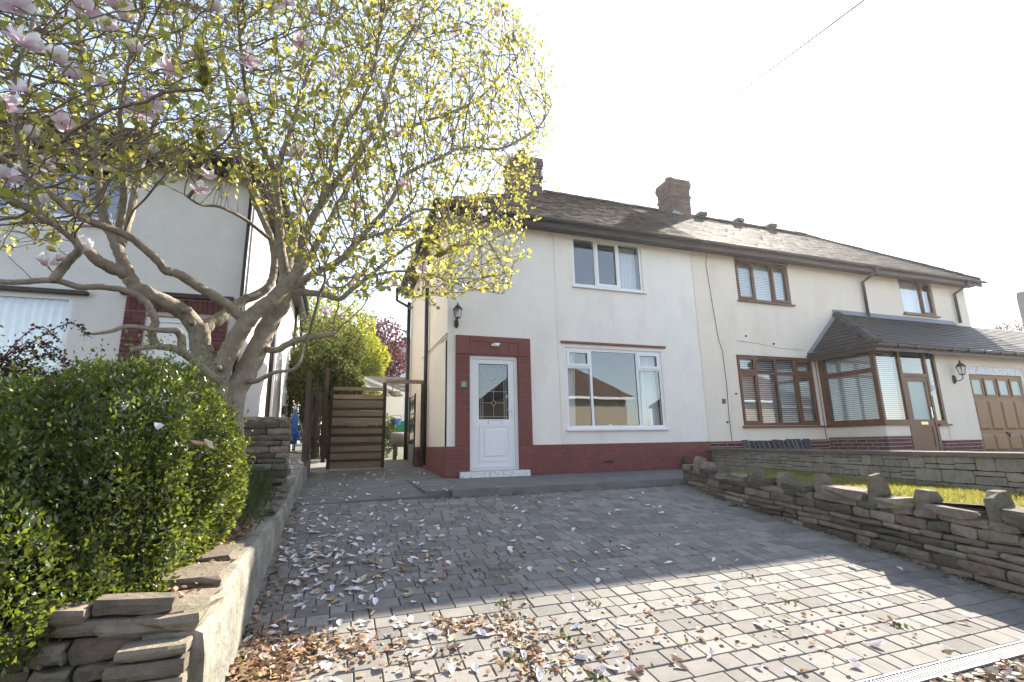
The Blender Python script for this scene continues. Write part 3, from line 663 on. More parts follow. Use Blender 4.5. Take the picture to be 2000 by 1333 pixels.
# small white ornaments on the lower sill
for nm, x, zz, prof in (('ornament', 5.42, 0.30, [(0.03, 0), (0.05, .02), (0.03, .05), (0.045, .07), (0.02, .075)]), ('ornament', 6.45, 0.30, [(.03, 0), (.05, .03), (.035, .12), (.012, .2), (.004, .26)]), ('ornament', 5.5, 3.33, [(.06, 0), (.09, .03), (.06, .06), (.03, .09)])):
    tag(MB().lathe(prof, (x, 9.165, zz), 10).build(nm, 'white_pvc', None, smooth=True), {5.42: 'small white ornament on the sill in the middle of the white lower window', 6.45: 'tall white ornament at the right end of the lower window sill', 5.5: 'rounded white ornament on the upstairs white window sill'}[x], 'ornament')
# door
d = MB(); x0, x1, z0, z1 = dhole; d.box(x0, x0 + .065, 9.03, 9.11, z0, z1); d.box(x1 - .065, x1, 9.03, 9.11, z0, z1); d.box(x0 + .065, x1 - .065, 9.03, 9.11, z1 - .065, z1); d.box(x0 + .065, x1 - .065, 9.03, 9.11, z0, z0 + .05)
dfr = d.build('door_frame', 'white_pvc', h1)
a, b, c, e = x0 + .07, x1 - .07, z0 + .055, z1 - .07
gl = (2.525, 3.125, 0.475, 1.545); pn = (2.54, 3.13, -0.30, 0.365)
d = MB()
d.box(a, gl[0], 9.045, 9.095, c, e); d.box(gl[1], b, 9.045, 9.095, c, e); d.box(gl[0], gl[1], 9.045, 9.095, c, gl[2]); d.box(gl[0], gl[1], 9.045, 9.095, gl[3], e)
door = d.build('front_door', 'white_pvc', h1)
for k, (ins, pr) in enumerate(((0, .010), (.085, .020), (.165, .014), (.205, .022))):
    if k == 0:
        q = MB()
        for bx in ((pn[0], pn[0] + .02, pn[2], pn[3]), (pn[1] - .02, pn[1], pn[2], pn[3]), (pn[0] + .02, pn[1] - .02, pn[2], pn[2] + .02), (pn[0] + .02, pn[1] - .02, pn[3] - .02, pn[3])): q.box(bx[0], bx[1], 9.045 - .012, 9.05, bx[2], bx[3])
        q.build('door_moulding', 'white_pvc', door)
    else: MB().hexa([(pn[0] + ins, 9.0445, pn[2] + ins), (pn[1] - ins, 9.0445, pn[2] + ins), (pn[1] - ins, 9.0445, pn[3] - ins), (pn[0] + ins, 9.0445, pn[3] - ins),
                     (pn[0] + ins + .012, 9.045 - pr, pn[2] + ins + .012), (pn[1] - ins - .012, 9.045 - pr, pn[2] + ins + .012), (pn[1] - ins - .012, 9.045 - pr, pn[3] - ins - .012), (pn[0] + ins + .012, 9.045 - pr, pn[3] - ins - .012)]).build('door_panel', 'white_pvc', door)
MB().box(gl[0], gl[1], 9.066, 9.074, gl[2], gl[3]).build('pane', 'door_glass', door)
q = MB(); t = .010
for bx in ((gl[0], gl[0] + t, gl[2], gl[3]), (gl[1] - t, gl[1], gl[2], gl[3]), (gl[0] + t, gl[1] - t, gl[2], gl[2] + t), (gl[0] + t, gl[1] - t, gl[3] - t, gl[3])): q.box(bx[0], bx[1], 9.05, 9.064, bx[2], bx[3])
q.build('gasket', 'black_gutter', door)
q = MB(); cx_ = (gl[0] + gl[1]) / 2; t = .0026
for x in (gl[0] + .045, gl[0] + .085, gl[1] - .085, gl[1] - .045): q.box(x - t, x + t, 9.060, 9.0655, gl[2] + .012, gl[3] - .012)
for z in (gl[2] + .05, gl[3] - .05, (gl[2] + gl[3]) / 2): q.box(gl[0] + .012, gl[1] - .012, 9.0585, 9.064, z - t, z + t)
for z in (1.235, 0.79):
    q.box(gl[0] + .09, cx_ - .055, 9.060, 9.0655, z - t, z + t); q.box(cx_ + .055, gl[1] - .09, 9.060, 9.0655, z - t, z + t)
    for s1, s2 in ((1, 1), (1, -1), (-1, -1), (-1, 1)):
        q.beam((cx_ + s1 * .05 if s1 == s2 else cx_, 9.062, z + (0 if s1 == s2 else s2 * .06)), (cx_ if s1 == s2 else cx_ + s1 * .05, 9.062, z + (s2 * .06 if s1 == s2 else 0)), .004, .012, (0, 1, 0))
q.box(cx_ - t * .7, cx_ + t * .7, 9.061, 9.0655, 1.295, gl[3] - .055); q.box(cx_ - t * .7, cx_ + t * .7, 9.061, 9.0655, 0.85, 1.175); q.box(cx_ - t * .7, cx_ + t * .7, 9.061, 9.0655, gl[2] + .055, .73)
q.build('lead_came', 'lead_strip', door)
q = MB(); q.box(2.71, 2.97, 9.036, 9.044, 0.385, 0.445); lb = q.build('letter_box', 'white_pvc', door)
q = MB(); q.box(2.706, 2.71, 9.034, 9.046, .381, .449); q.box(2.97, 2.974, 9.034, 9.046, .381, .449); q.box(2.71, 2.97, 9.0355, 9.045, .445, .449); q.build('letter_box_edge', 'grey_pipe', door)
q = MB(); q.box(3.185, 3.215, 9.03, 9.044, 0.50, 0.72); q.tube([(3.2, 9.03, .655), (3.2, 8.99, .655), (3.19, 8.985, .655), (3.09, 8.985, .655)], .009, 8); q.box(3.193, 3.207, 9.024, 9.03, .545, .575); q.build('handle', 'white_pvc', door)
q = MB(); q.hexa([(2.13, 8.84, -0.60), (3.47, 8.84, -0.60), (3.47, 9.03, -0.60), (2.13, 9.03, -0.60), (2.13, 8.85, -0.478), (3.47, 8.85, -0.478), (3.47, 9.03, -0.471), (2.13, 9.03, -0.471)]); q.build('doorstep', 'worn_white', h1)
# number plaque, porch light, lantern, cables
pl = MB().box(2.15, 2.27, 8.935, 8.953, 1.06, 1.185).build('number_plaque', 'plaque', h1)
q = MB()
for z in (1.138, 1.106): q.tube([(2.21 + .017 * math.cos(a * .628), 8.9335, z + .016 * math.sin(a * .628)) for a in range(11)], .004, 5, False)
q.build('house_number', 'plaque_white', pl)
q = MB(); q.box(2.76, 2.83, 8.925, 8.956, 1.885, 1.925); q.lathe([(.045, 0), (.05, .02), (.045, .035)], (2.86, 8.93, 1.878), 12); q.box(2.80, 2.93, 8.90, 8.95, 1.915, 1.94); q.build('door_light', 'white_pvc', h1)
def lantern(parent, p, s=1.0, out=0.14, m='black_metal'):
    """wall lantern: back plate, arm, cage with glass, roof, finial"""
    p = Vector(p); g = MB()
    prof = [(0.0, -.10), (.035, -.09), (.05, -.03), (.05, .03), (.035, .09), (0.0, .10)]
    b = len(g.v)
    g.lathe([(r_ * s, z_ * s) for r_, z_ in [(.012, -.11), (.045, -.07), (.055, 0), (.045, .07), (.012, .11)]], p + Vector((0, -.012, 0)), 10)
    g.tube([p + Vector((0, -.01, -.02 * s)), p + Vector((0, -out * .6, -.05 * s)), p + Vector((0, -out, .0)), p + Vector((0, -out, .08 * s))], .011 * s, 8)
    c = p + Vector((0, -out, .08 * s))
    g.lathe([(.012 * s, 0), (.06 * s, .012 * s), (.065 * s, .03 * s)], c, 6)
    g.lathe([(.125 * s, .215 * s), (.10 * s, .24 * s), (.055 * s, .30 * s), (.02 * s, .325 * s), (.022 * s, .345 * s), (.006 * s, .385 * s)], c, 6)
    for k in range(6):
        a = 2 * math.pi * (k + .5) / 6; g.tube([c + Vector((math.cos(a) * .063 * s, math.sin(a) * .063 * s, .03 * s)), c + Vector((math.cos(a) * .098 * s, math.sin(a) * .098 * s, .216 * s))], .006 * s, 5)
    o = g.build('lantern', m, parent)
    MB().lathe([(.058 * s, .03 * s), (.092 * s, .214 * s)], c, 6).build('lamp_glass', 'lamp_glass', o)
    MB().lathe([(.012 * s, .03 * s), (.02 * s, .08 * s), (.012 * s, .13 * s)], c, 8).build('bulb', 'white_pvc', o)
    return o
lantern(h1, (2.07, 9.0, 2.30), 0.85, .12)
pipe(h1, [(1.885, 9.55, 2.02), (1.885, 9.06, 2.02)], .006, 'grey_pipe', 'cable')
pipe(h1, [aX(824, 701, 1.885), aX(873, 651, 1.885), aX(873, 668, 1.885)], .006, 'grey_pipe', 'cable')
pipe(h1, [aX(824, 707, 1.885), aX(866, 662, 1.885), (1.885, 8.99, 2.08), (2.02, 8.99, 2.12), (2.04, 8.99, 2.2)], .005, 'side_cream', 'cable')
pipe(h1, [(1.885, 9.02, 1.96), (1.885, 9.02, -0.55)], .016, 'black_gutter', 'cable_duct')
pipe(h1, [(4.20, 8.994, 4.6), (4.22, 8.994, 0.0), (4.25, 8.994, -.0), (4.40, 8.994, -.0), (4.42, 8.994, .05)], .0055, 'white_render', 'cable')
# side pipes
pipe(h1, [(1.83, 11.0, 4.3), (1.83, 11.0, -0.4)], .045, 'black_gutter'); pipe(h1, [(1.80, 13.9, 4.1), (1.80, 13.9, -0.35)], .055, 'black_gutter')
pipe(h1, [(1.45, 13.95, 4.52), (1.45, 13.95, 4.15), (1.80, 13.9, 3.95), (1.80, 13.9, 3.8)], .045, 'black_gutter')
# roof of the white house: front slope from its hip to the party line, hidden back slope
def roof_pair(parent, xa, xb, hipL, hipR, eL, eR, m, tw, gauge, roll, seed, name='roof'):
    vl = math.hypot(RIDGE_Y - EAVE_Y, RIDGE_Z - EAVE_Z); vdir = (0, RIDGE_Y - EAVE_Y, RIDGE_Z - EAVE_Z)
    g = MB(); F0, F1 = (eL, EAVE_Y, EAVE_Z), (eR, EAVE_Y, EAVE_Z); R0, R1 = (xa, RIDGE_Y, RIDGE_Z), (xb, RIDGE_Y, RIDGE_Z); yb = 2 * RIDGE_Y - EAVE_Y; B0, B1 = (eL, yb, EAVE_Z), (eR, yb, EAVE_Z)
    g.face(F0, F1, R1, R0); g.face(B1, B0, R0, R1)
    if hipL: g.face(B0, F0, R0)
    if hipR: g.face(F1, B1, R1)
    ro = g.build(name, m, parent, fix=False)
    tiles(ro, 'roof_tiles', F0, (1, 0, 0), vdir, eR - eL, vl, (lambda s: (xa - eL) * min(1, s / vl)) if hipL else (lambda s: 0.0), (lambda s: (eR - eL) - (eR - xb) * min(1, s / vl)) if hipR else (lambda s: eR - eL), tw, gauge, m, 0.018, roll, seed)
    return ro
r1 = roof_pair(h1, 5.2, XS, True, False, 1.55, XS, 'clay_tile', 0.166, 0.10, 0.0, 3)
sl = Vector((5.2 - 1.55, 0, RIDGE_Z - EAVE_Z)); svl = sl.length; hb = 2 * RIDGE_Y - EAVE_Y
tiles(r1, 'hip_roof_tiles', (1.55, hb, EAVE_Z), (0, -1, 0), sl, hb - EAVE_Y, svl, lambda s: (hb - RIDGE_Y) * min(1, s / svl), lambda s: (hb - EAVE_Y) - (RIDGE_Y - EAVE_Y) * min(1, s / svl), 0.166, 0.10, 'clay_tile', seed=4)
ridge_tiles(r1, (5.15, RIDGE_Y, RIDGE_Z + .03), (XS + 1.2, RIDGE_Y, RIDGE_Z + .03), 'clay_tile'); ridge_tiles(r1, (1.6, 8.68, 4.66), (5.15, RIDGE_Y, RIDGE_Z), 'clay_tile')
MB().box(1.62, XS, 8.64, 8.665, 4.40, 4.585).build('fascia', 'dark_board', h1); MB().box(1.62, XS, 8.665, 9.0 - .002, 4.47, 4.50).build('soffit', 'dark_board', h1)
MB().box(1.62, 1.645, 8.665, 14.5, 4.40, 4.585).build('fascia', 'dark_board', h1); MB().box(1.645, 1.9 - .002, 8.665, 14.5, 4.471, 4.499).build('soffit', 'dark_board', h1)
def gutter(parent, a, b, m, r=0.055):
    a = Vector(a); b = Vector(b); g = MB(); k = 8; t = (b - a).normalized(); s = t.cross(Vector((0, 0, 1)))
    for P in (a, b):
        for rr in (r, r * .86):
            for j in range(k): an = math.pi + math.pi * j / (k - 1); g.v.append(tuple(P + s * math.cos(an) * rr + Vector((0, 0, math.sin(an) * rr))))
    for j in range(k - 1):
        g.f.append((j, j + 1, 2 * k + j + 1, 2 * k + j)); g.f.append((k + j, 3 * k + j, 3 * k + j + 1, k + j + 1))
    g.f.append((0, 2 * k, 3 * k, k)); g.f.append((k - 1, 2 * k - 1, 4 * k - 1, 3 * k - 1))
    for c0 in (0, 2 * k):
        for j in range(k - 1): g.f.append((c0 + j, c0 + j + 1, c0 + k + j + 1, c0 + k + j))
    o = g.build('gutter', m, parent, fix=False)
    return o
gutter(h1, (1.5, 8.585, 4.565), (XS + .02, 8.585, 4.565), 'black_gutter'); gutter(h1, (1.56, 8.6, 4.56), (1.56, 14.5, 4.56), 'black_gutter')
def chimney(parent, x0, x1, y0, y1, zb, zt, pots, corb=True, seed=1):
    c = MB().box(x0 + .02, x1 - .02, y0 + .02, y1 - .02, zb, zt - .04).build('chimney', 'chimney_mortar', parent)
    it = []; H, L, J = .065, .215, .010; n = int((zt - zb) / (H + J)); rr = random.Random(seed)
    for j in range(n):
        z = zb + j * (H + J) + H / 2; k = n - 1 - j; o = 0.0
        if corb: o = .045 if k in (1, 2) else (.025 if k in (0, 3) else (.03 if k == 7 else 0))
        for (org, ux, un, ln) in (((x0 - o, y0 - o, z), Vector((1, 0, 0)), Vector((0, -1, 0)), x1 - x0 + 2 * o), ((x0 - o, y1 + o, z), Vector((0, -1, 0)), Vector((-1, 0, 0)), y1 - y0 + 2 * o), ((x1 + o, y0 - o, z), Vector((0, 1, 0)), Vector((1, 0, 0)), y1 - y0 + 2 * o)):
            x = -(L + J) / 2 if (j % 2) else 0
            while x < ln - .01:
                a, b = max(x, 0), min(x + L, ln)
                if b - a > .02: it.append((block_mesh(b - a, H, .045 + o, .004), frame3(Vector(org) + ux * ((a + b) / 2) - un * (.045 + o - rr.uniform(0, .004)), ux, EZ, un)))
                x += L + J
    joined('brick_courses', it, 'chimney_brick', c)
    MB().hexa([(x0 - .02, y0 - .02, zt - .045), (x1 + .02, y0 - .02, zt - .045), (x1 + .02, y1 + .02, zt - .045), (x0 - .02, y1 + .02, zt - .045), (x0 + .12, y0 + .12, zt + .05), (x1 - .12, y0 + .12, zt + .05), (x1 - .12, y1 - .12, zt + .05), (x0 + .12, y1 - .12, zt + .05)]).build('flaunching', 'concrete', c)
    for px_, py_, hh in pots: MB().lathe([(.11, 0), (.105, .02), (.10, hh - .06), (.125, hh - .05), (.125, hh), (.09, hh), (.085, hh - .1)], (px_, py_, zt - .0), 12).build('chimney_pot', 'chimney_brick', c, smooth=False)
    return c
chimney(h1, 4.1, 4.95, 11.2, 11.9, 5.9, 7.75, [(4.5, 11.55, .3)], seed=2)
ae = thing('television_aerial', (4.98, 11.3, 7.2), 'thin metal television aerial on a pole beside the left chimney', 'aerial')
MB().tube([(4.99, 11.25, 7.1), (5.02, 11.22, 8.45)], .014, 6).build('pole', 'grey_pipe', ae)
g = MB().tube([(4.75, 11.0, 8.42), (5.15, 11.35, 8.40)], .01, 5)
for k in range(7): p = Vector((4.75, 11.0, 8.42)).lerp(Vector((5.15, 11.35, 8.40)), k / 6); g.tube([p + Vector((-.07, .08, 0)), p + Vector((.07, -.08, 0))], .006, 4)
g.build('boom', 'grey_pipe', ae)

# ================================================================ cream house next door, with porch and garage
h2 = thing('house', (12.9, 9.0, -0.4), 'cream rendered house with brown windows, glazed corner porch and garage', 'house')
bl = (8.83, 11.26, 0.315, 1.985); bu = (9.11, 10.85, 3.36, 4.44); bu2 = (15.09, 16.53, 3.45, 4.50)
panel(XS, XR, -0.02, TOPZ, FY - 0.0, [bl, bu, bu2], 0.12).build('front_wall', 'cream_render', h2, fix=False)
MB().face((XR, 9, -.5), (XR, 14.2, -.5), (XR, 14.2, TOPZ), (XR, 9, TOPZ)).build('side_wall', 'cream_render', h2, fix=False)
MB().box(XS - .006, XS + .006, 8.985, 9.0 - .001, -0.02, 4.5).build('party_joint', 'side_cream', h2)
bb = MB().box(XS + .004, 11.4, 8.975, 9.0 - .003, -0.7, -0.022).build('brick_base', 'light_mortar', h2)
it = []; bricks(it, XS + .01, 11.4, -0.62, -0.02, (0, 8.993, 0), EX, EZ, NY, J=.016)
place_pieces(it, 'brick', 'dark_brick', bb)
window(h2, *bl, FY, 'brown_pvc', [9.42, 10.04, 10.66], [(8.87, 9.40, 1.57), (9.44, 10.02, 1.57), (10.06, 10.64, 1.57), (10.68, 11.22, 1.57)], {0, 1, 6, 7}, fw=.06, bar=.06)
window(h2, *bu, FY, 'brown_pvc', [9.70, 10.29], [], {0, 2}, fw=.06, bar=.05); window(h2, *bu2, FY, 'brown_pvc', [16.0], [], {1}, fw=.06, bar=.05)
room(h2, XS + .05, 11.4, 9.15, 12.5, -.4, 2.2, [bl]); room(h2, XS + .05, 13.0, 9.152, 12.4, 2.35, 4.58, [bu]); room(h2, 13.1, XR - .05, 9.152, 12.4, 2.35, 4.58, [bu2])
blind(h2, 8.88, 11.2, .33, 1.96, 9.17, .05, .55); blind(h2, 9.15, 10.8, 3.38, 4.42, 9.17, .045, 1.0); curtain(h2, 15.12, 16.5, 3.47, 4.48, 9.2, 12, .02)
r2 = roof_pair(h2, XS, 15.0, False, True, XS, 18.35, 'concrete_tile', 0.25, 0.15, 0.0, 8)
ridge_tiles(r2, (9.9, RIDGE_Y, RIDGE_Z + .03), (15.0, RIDGE_Y, RIDGE_Z + .03), 'concrete_tile'); ridge_tiles(r2, (18.3, 8.68, 4.66), (15.0, RIDGE_Y, RIDGE_Z), 'concrete_tile')
for x in (10.5, 12.0, 13.4): MB().box(x, x + .28, RIDGE_Y - .12, RIDGE_Y + .12, RIDGE_Z + .08, RIDGE_Z + .19).build('ridge_vent', 'concrete_tile', r2)
MB().box(XS + .002, 18.3, 8.64, 8.665, 4.40, 4.585).build('fascia', 'brown_board', h2); MB().box(XS + .002, 18.3, 8.665, 9.0 - .002, 4.47, 4.50).build('soffit', 'brown_board', h2)
for w_ in (bu, bu2): MB().box(w_[0] - .02, w_[1] + .02, 8.97, 9.0 - .002, w_[3] + .004, 4.468).build('window_head', 'brown_board', h2)
gutter(h2, (XS + .03, 8.585, 4.56), (18.4, 8.585, 4.56), 'brown_gutter')
for x, zb in ((13.5, 3.22), (17.42, 3.3)):
    pipe(h2, [(x + .1, 8.585, 4.52), (x + .1, 8.6, 4.40), (x, 8.93, 4.2), (x, 8.93, zb)], .04, 'grey_pipe')
chimney(h2, 9.28, 9.98, 11.28, 11.95, 6.3, 8.0, [(9.5, 11.6, .13), (9.78, 11.6, .10)], seed=5)
MB().hexa([(9.2, 11.20, 6.72), (9.6, 11.20, 6.72), (9.6, 11.27, 6.72), (9.2, 11.27, 6.72), (9.3, 11.22, 6.84), (9.5, 11.22, 6.80), (9.5, 11.27, 6.84), (9.3, 11.27, 6.88)]).build('flashing', 'lead', h2)
# cables on the cream wall
g = [(8.28, 8.99, 4.44), (8.22, 8.99, 4.2), (8.3, 8.99, 3.0), (8.36, 8.99, 2.3), (8.44, 8.99, 2.05), (8.45, 8.99, 1.2), (8.42, 8.99, .6), (8.43, 8.99, 0), (8.44, 8.99, -.1)]
pipe(h2, g, .006, 'grey_pipe', 'cable'); pipe(h2, [(11.33, 8.985, 2.0), (11.34, 8.985, -.1)], .008, 'grey_pipe', 'cable')
pipe(h2, [(8.9, 8.993, 2.32), (9.6, 8.993, 2.28), (10.2, 8.993, 2.2), (11.0, 8.993, 2.18)], .003, 'grey_pipe', 'cable')
MB().box(8.28, 8.36, 8.98, 8.998, .82, .93).build('wall_vent', 'grey_pipe', h2)
for x, z in ((8.7, 1.05), (8.36, .4), (10.05, 2.3), (9.2, 2.45)): MB().lathe([(.02, -.02), (.03, 0), (.02, .02)], (x, 8.995, z), 8).build('cable_clip', 'grey_pipe', h2)
# ---- porch
PX, PYF = 11.42, 7.6; EZP = 2.04; PT = 3.22
po = thing('porch', (12.4, 7.6, -0.4), 'brown glazed porch with dark tiled lean-to roof on the cream house', 'porch')
# side (facing -x): dwarf wall + frame
def sidebox(g, ya, yb, za, zb, x0, x1): g.box(x0, x1, ya, yb, za, zb)
g = MB(); g.box(PX + .001, PX + .1, PYF, 9.0 - .003, 0.02, .255); g.box(PX + .1, 12.20, PYF, PYF + .1, .02, .255); g.build('dwarf_wall', 'cream_render', po)
db = MB(); db.box(PX + .012, PX + .1, PYF + .012, 9.0 - .003, -.6, .018); db.box(PX + .1, 12.20, PYF + .012, PYF + .1, -.6, .018); db = db.build('brick_base', 'light_mortar', po)
it = []; bricks(it, 0.0, 9.0 - PYF, -.6, .015, (PX + .03, 9.0, 0), Vector((0, -1, 0)), EZ, Vector((-1, 0, 0)), J=.017)
bricks(it, 0.0, 12.20 - PX, -.6, .015, (PX, PYF + .03, 0), EX, EZ, NY, J=.017)
place_pieces(it, 'brick', 'dark_brick', db)
# side frame bars
z0, z1 = .30, 2.02; g = MB()
g.box(PX, PX + .07, PYF, PYF + .10, z0, z1); g.box(PX + .002, PX + .07, 8.88, 8.995, z0, z1); g.box(PX + .004, PX + .066, PYF + .10, 8.88, z0, z0 + .1); g.box(PX + .004, PX + .066, PYF + .10, 8.88, z1 - .12, z1); g.box(PX + .004, PX + .066, PYF + .10, 8.88, 1.46, 1.56)
sf = g.build('side_frame', 'brown_pvc', po); MB().box(PX - .05, PX + .07, PYF - .05, 8.99, .258, .298).build('sill', 'brown_pvc', sf)
for a, b in ((z0 + .1, 1.46), (1.56, z1 - .12)): MB().box(PX + .03, PX + .036, PYF + .10, 8.88, a, b).build('pane', 'glass', sf)
b1 = blind(sf, PYF + .12, 8.86, z0 + .1, z1 - .12, PX + .12, .046, .75, 'x')
# front: fixed light, door, narrow light, then garage wall
g = MB(); fx = [PX + .07, 12.22, 12.30, 13.14, 13.22, 13.50]
g.box(fx[1], fx[1] + .09, PYF, PYF + .07, -.35, z1 + .05); g.box(13.12, 13.20, PYF, PYF + .07, -.35, z1 + .05); g.box(13.46, 13.54, PYF, PYF + .07, .28, z1 + .05)
g.box(fx[0], fx[1], PYF + .002, PYF + .07, z1 - .04, z1 + .05); g.box(fx[1] + .09, 13.12, PYF + .002, PYF + .07, z1 - .04, z1 + .05); g.box(13.20, 13.46, PYF + .002, PYF + .07, z1 - .04, z1 + .05)
g.box(fx[0], fx[1], PYF + .002, PYF + .07, z0, z0 + .08); g.box(fx[1] + .09, 13.12, PYF + .002, PYF + .07, 1.37, 1.45); g.box(13.20, 13.46, PYF + .002, PYF + .07, .28, .36)
ff = g.build('front_frame', 'brown_pvc', po); MB().box(PX + .07, 12.21, PYF - .05, PYF + .07, .258, .298).build('sill', 'brown_pvc', ff); MB().box(13.21, 13.62, PYF - .05, PYF + .07, .235, .275).build('sill', 'brown_pvc', ff)
for a, b, c, e in ((fx[0], fx[1], z0 + .08, z1 - .04), (fx[1] + .09, 13.12, 1.45, z1 - .04), (13.20, 13.46, .36, z1 - .04)): MB().box(a, b, PYF + .03, PYF + .036, c, e).build('pane', 'glass', ff)
blind(ff, fx[0] + .06, fx[1] - .02, z0 + .1, z1 - .05, PYF + .13, .046, .75)
g = MB(); a, b = fx[1] + .095, 13.115
g.box(a, a + .11, PYF + .01, PYF + .06, -.34, 1.365); g.box(b - .11, b, PYF + .01, PYF + .06, -.34, 1.365); g.box(a + .11, b - .11, PYF + .01, PYF + .06, 1.26, 1.365); g.box(a + .11, b - .11, PYF + .01, PYF + .06, .22, .38); g.box(a + .11, b - .11, PYF + .022, PYF + .05, -.24, .22); g.box(a + .11, b - .11, PYF + .01, PYF + .06, -.34, -.24)
pd = g.build('porch_door', 'brown_pvc', po); MB().box(a + .11, b - .11, PYF + .03, PYF + .04, .38, 1.26).build('pane', 'frosted', pd)
MB().box(12.62, 12.86, PYF + .002, PYF + .012, .265, .33).build('letter_box', 'brass', pd)
q = MB(); q.box(13.04, 13.075, PYF - .002, PYF + .012, .42, .66); q.tube([(13.055, PYF, .6), (13.055, PYF - .05, .6), (12.95, PYF - .055, .6)], .011, 6); q.build('handle', 'chrome', pd)
MB().box(13.29, 13.39, PYF + .026, PYF + .0295, 1.05, 1.20).build('sticker', 'sticker', ff)
MB().box(13.135, 13.165, PYF - .015, PYF - .001, .93, 1.02).build('doorbell', 'white_pvc', ff)
# porch interior floor and back
MB().face((PX + .2, 8.98, -.3), (14.4, 8.98, -.3), (14.4, 8.98, 2.3), (PX + .2, 8.98, 2.3)).build('inner_wall', 'interior', po, fix=False)
MB().face((14.45, 7.7, -.3), (14.45, 8.98, -.3), (14.45, 8.98, 2.3), (14.45, 7.7, 2.3)).build('inner_wall', 'interior', po, fix=False)
# garage wall and door
gh = (14.72, 16.98, -.40, 1.47)
panel(13.54, 21.5, -0.10, 2.1, PYF, [(14.70, 17.0, -.4, 1.70)], .1).build('garage_wall', 'cream_render', po, fix=False)
gb = MB().box(13.30, 14.69, PYF + .012, PYF + .1, -.6, -.102).build('brick_base', 'light_mortar', po)
it = []; bricks(it, 13.30, 14.69, -.57, -.102, (0, PYF + .03, 0), EX, EZ, NY, J=.017); place_pieces(it, 'brick', 'dark_brick', gb)
MB().box(13.22, 13.54, PYF + .004, PYF + .1, -.099, .235).build('dwarf_wall', 'cream_render', po)
MB().box(14.70, 17.0, PYF + .02, PYF + .08, 1.50, 1.70).build('garage_head', 'worn_white', po); MB().box(16.93, 17.0, PYF + .02, PYF + .08, -.4, 1.5).build('garage_jamb', 'white_pvc', po)
gd = MB(); gx0, gx1 = 14.72, 16.93
gd.box(gx0, gx1, PYF + .055, PYF + .08, -.4, 1.498); gd = gd.build('garage_door', 'oak_panel', po)
for k in range(4):
    a = gx0 + .06 + k * .535; b = a + .455
    for c, e in ((.12, .86), (-.38, .02)):
        MB().hexa([(a, PYF + .054, c), (b, PYF + .054, c), (b, PYF + .054, e), (a, PYF + .054, e), (a + .05, PYF + .036, c + .05), (b - .05, PYF + .036, c + .05), (b - .05, PYF + .036, e - .05), (a + .05, PYF + .036, e - .05)]).build('door_panel', 'oak_panel', gd)
    q = MB(); zt_, zb_ = 1.36, 1.0
    q.box(a, a + .05, PYF + .03, PYF + .054, zb_ - .05, zt_ + .05); q.box(b - .05, b, PYF + .03, PYF + .054, zb_ - .05, zt_ + .05); q.box(a + .05, b - .05, PYF + .03, PYF + .054, zt_, zt_ + .05); q.box(a + .05, b - .05, PYF + .03, PYF + .054, zb_ - .05, zb_)
    q.build('window_frame', 'oak_panel', gd); MB().box(a + .05, b - .05, PYF + .044, PYF + .052, zb_, zt_).build('pane', 'frosted', gd)
q = MB(); q.box(15.83, 15.99, PYF + .02, PYF + .054, .03, .07); q.box(15.89, 15.93, PYF + .02, PYF + .05, -.05, .03); q.build('handle', 'black_metal', gd)
lantern(po, (14.08, PYF, 1.34), 0.95, .2)
# porch roof: front slope + small left hip
xe, ye, ze = 11.12, 7.28, 2.05; xt = 12.35
g = MB(); g.face((xe, ye, ze), (21.5, ye, ze), (21.5, 9.0 - .003, PT), (xt, 9.0 - .003, PT)); g.face((xe, 9.0 - .003, ze), (xe, ye, ze), (xt, 9.0 - .003, PT)); g.face((xe, ye, ze - .003), (21.5, ye, ze - .003), (21.5, 9 - .003, ze - .003), (xe, 9 - .003, ze - .003))
pr = g.build('roof', 'porch_tile', po, fix=False)
vl = math.hypot(9 - ye, PT - ze)
tiles(pr, 'roof_tiles', (xe, ye, ze), (1, 0, 0), (0, 9 - ye, PT - ze), 10.4, vl, lambda s: (xt - xe) * min(1, s / vl), lambda s: 5.9 + .35 * s, .33, .15, 'porch_tile', .02, 0, 9)
tiles(pr, 'pale_roof_tiles', (xe, ye, ze), (1, 0, 0), (0, 9 - ye, PT - ze), 10.4, vl, lambda s: 5.9 + .35 * s, lambda s: 10.4, .33, .15, 'grey_wood', .02, 0, 12)
sl2 = Vector((xt - xe, 0, PT - ze)); v2 = sl2.length
tiles(pr, 'hip_roof_tiles', (xe, 9.0, ze), (0, -1, 0), sl2, 9 - ye, v2, lambda s: 0.0, lambda s: (9 - ye) * (1 - min(1, s / v2)), .33, .15, 'porch_tile', .02, 0, 10)
ridge_tiles(pr, (xe, ye, ze + .03), (xt, 8.97, PT + .02), 'porch_tile', .42, .12, .06)
MB().lathe([(.05, -.06), (.12, -.03), (.13, .03), (.08, .09), (.03, .1)], (xe + .03, ye + .02, ze + .04), 10).build('hip_end', 'drystone', pr)
MB().hexa([(xt - .1, 8.90, PT - .02), (17.2, 8.90, PT - .02), (17.2, 8.998, PT - .02), (xt - .1, 8.998, PT - .02), (xt - .1, 8.94, PT + .04), (17.2, 8.94, PT + .04), (17.2, 8.998, PT + .13), (xt - .1, 8.998, PT + .13)]).build('flashing', 'lead', pr)
MB().beam((xe + .0, 8.93, ze + .05), (xt, 8.93, PT + .05), .12, .03, (-.6, 0, .8)).build('flashing', 'lead', pr)
g = MB().box(xe + .03, 21.5, ye + .05, ye + .075, ze - .16, ze - .008); g.box(xe + .03, xe + .055, ye + .075, 8.99, ze - .16, ze - .008); g.build('fascia', 'brown_board', po)
gutter(po, (xe - .02, ye + .0, ze - .02), (21.5, ye + .0, ze - .02), 'brown_gutter', .06); gutter(po, (xe - .02, 8.98, ze - .02), (xe - .02, ye, ze - .02), 'brown_gutter', .05)
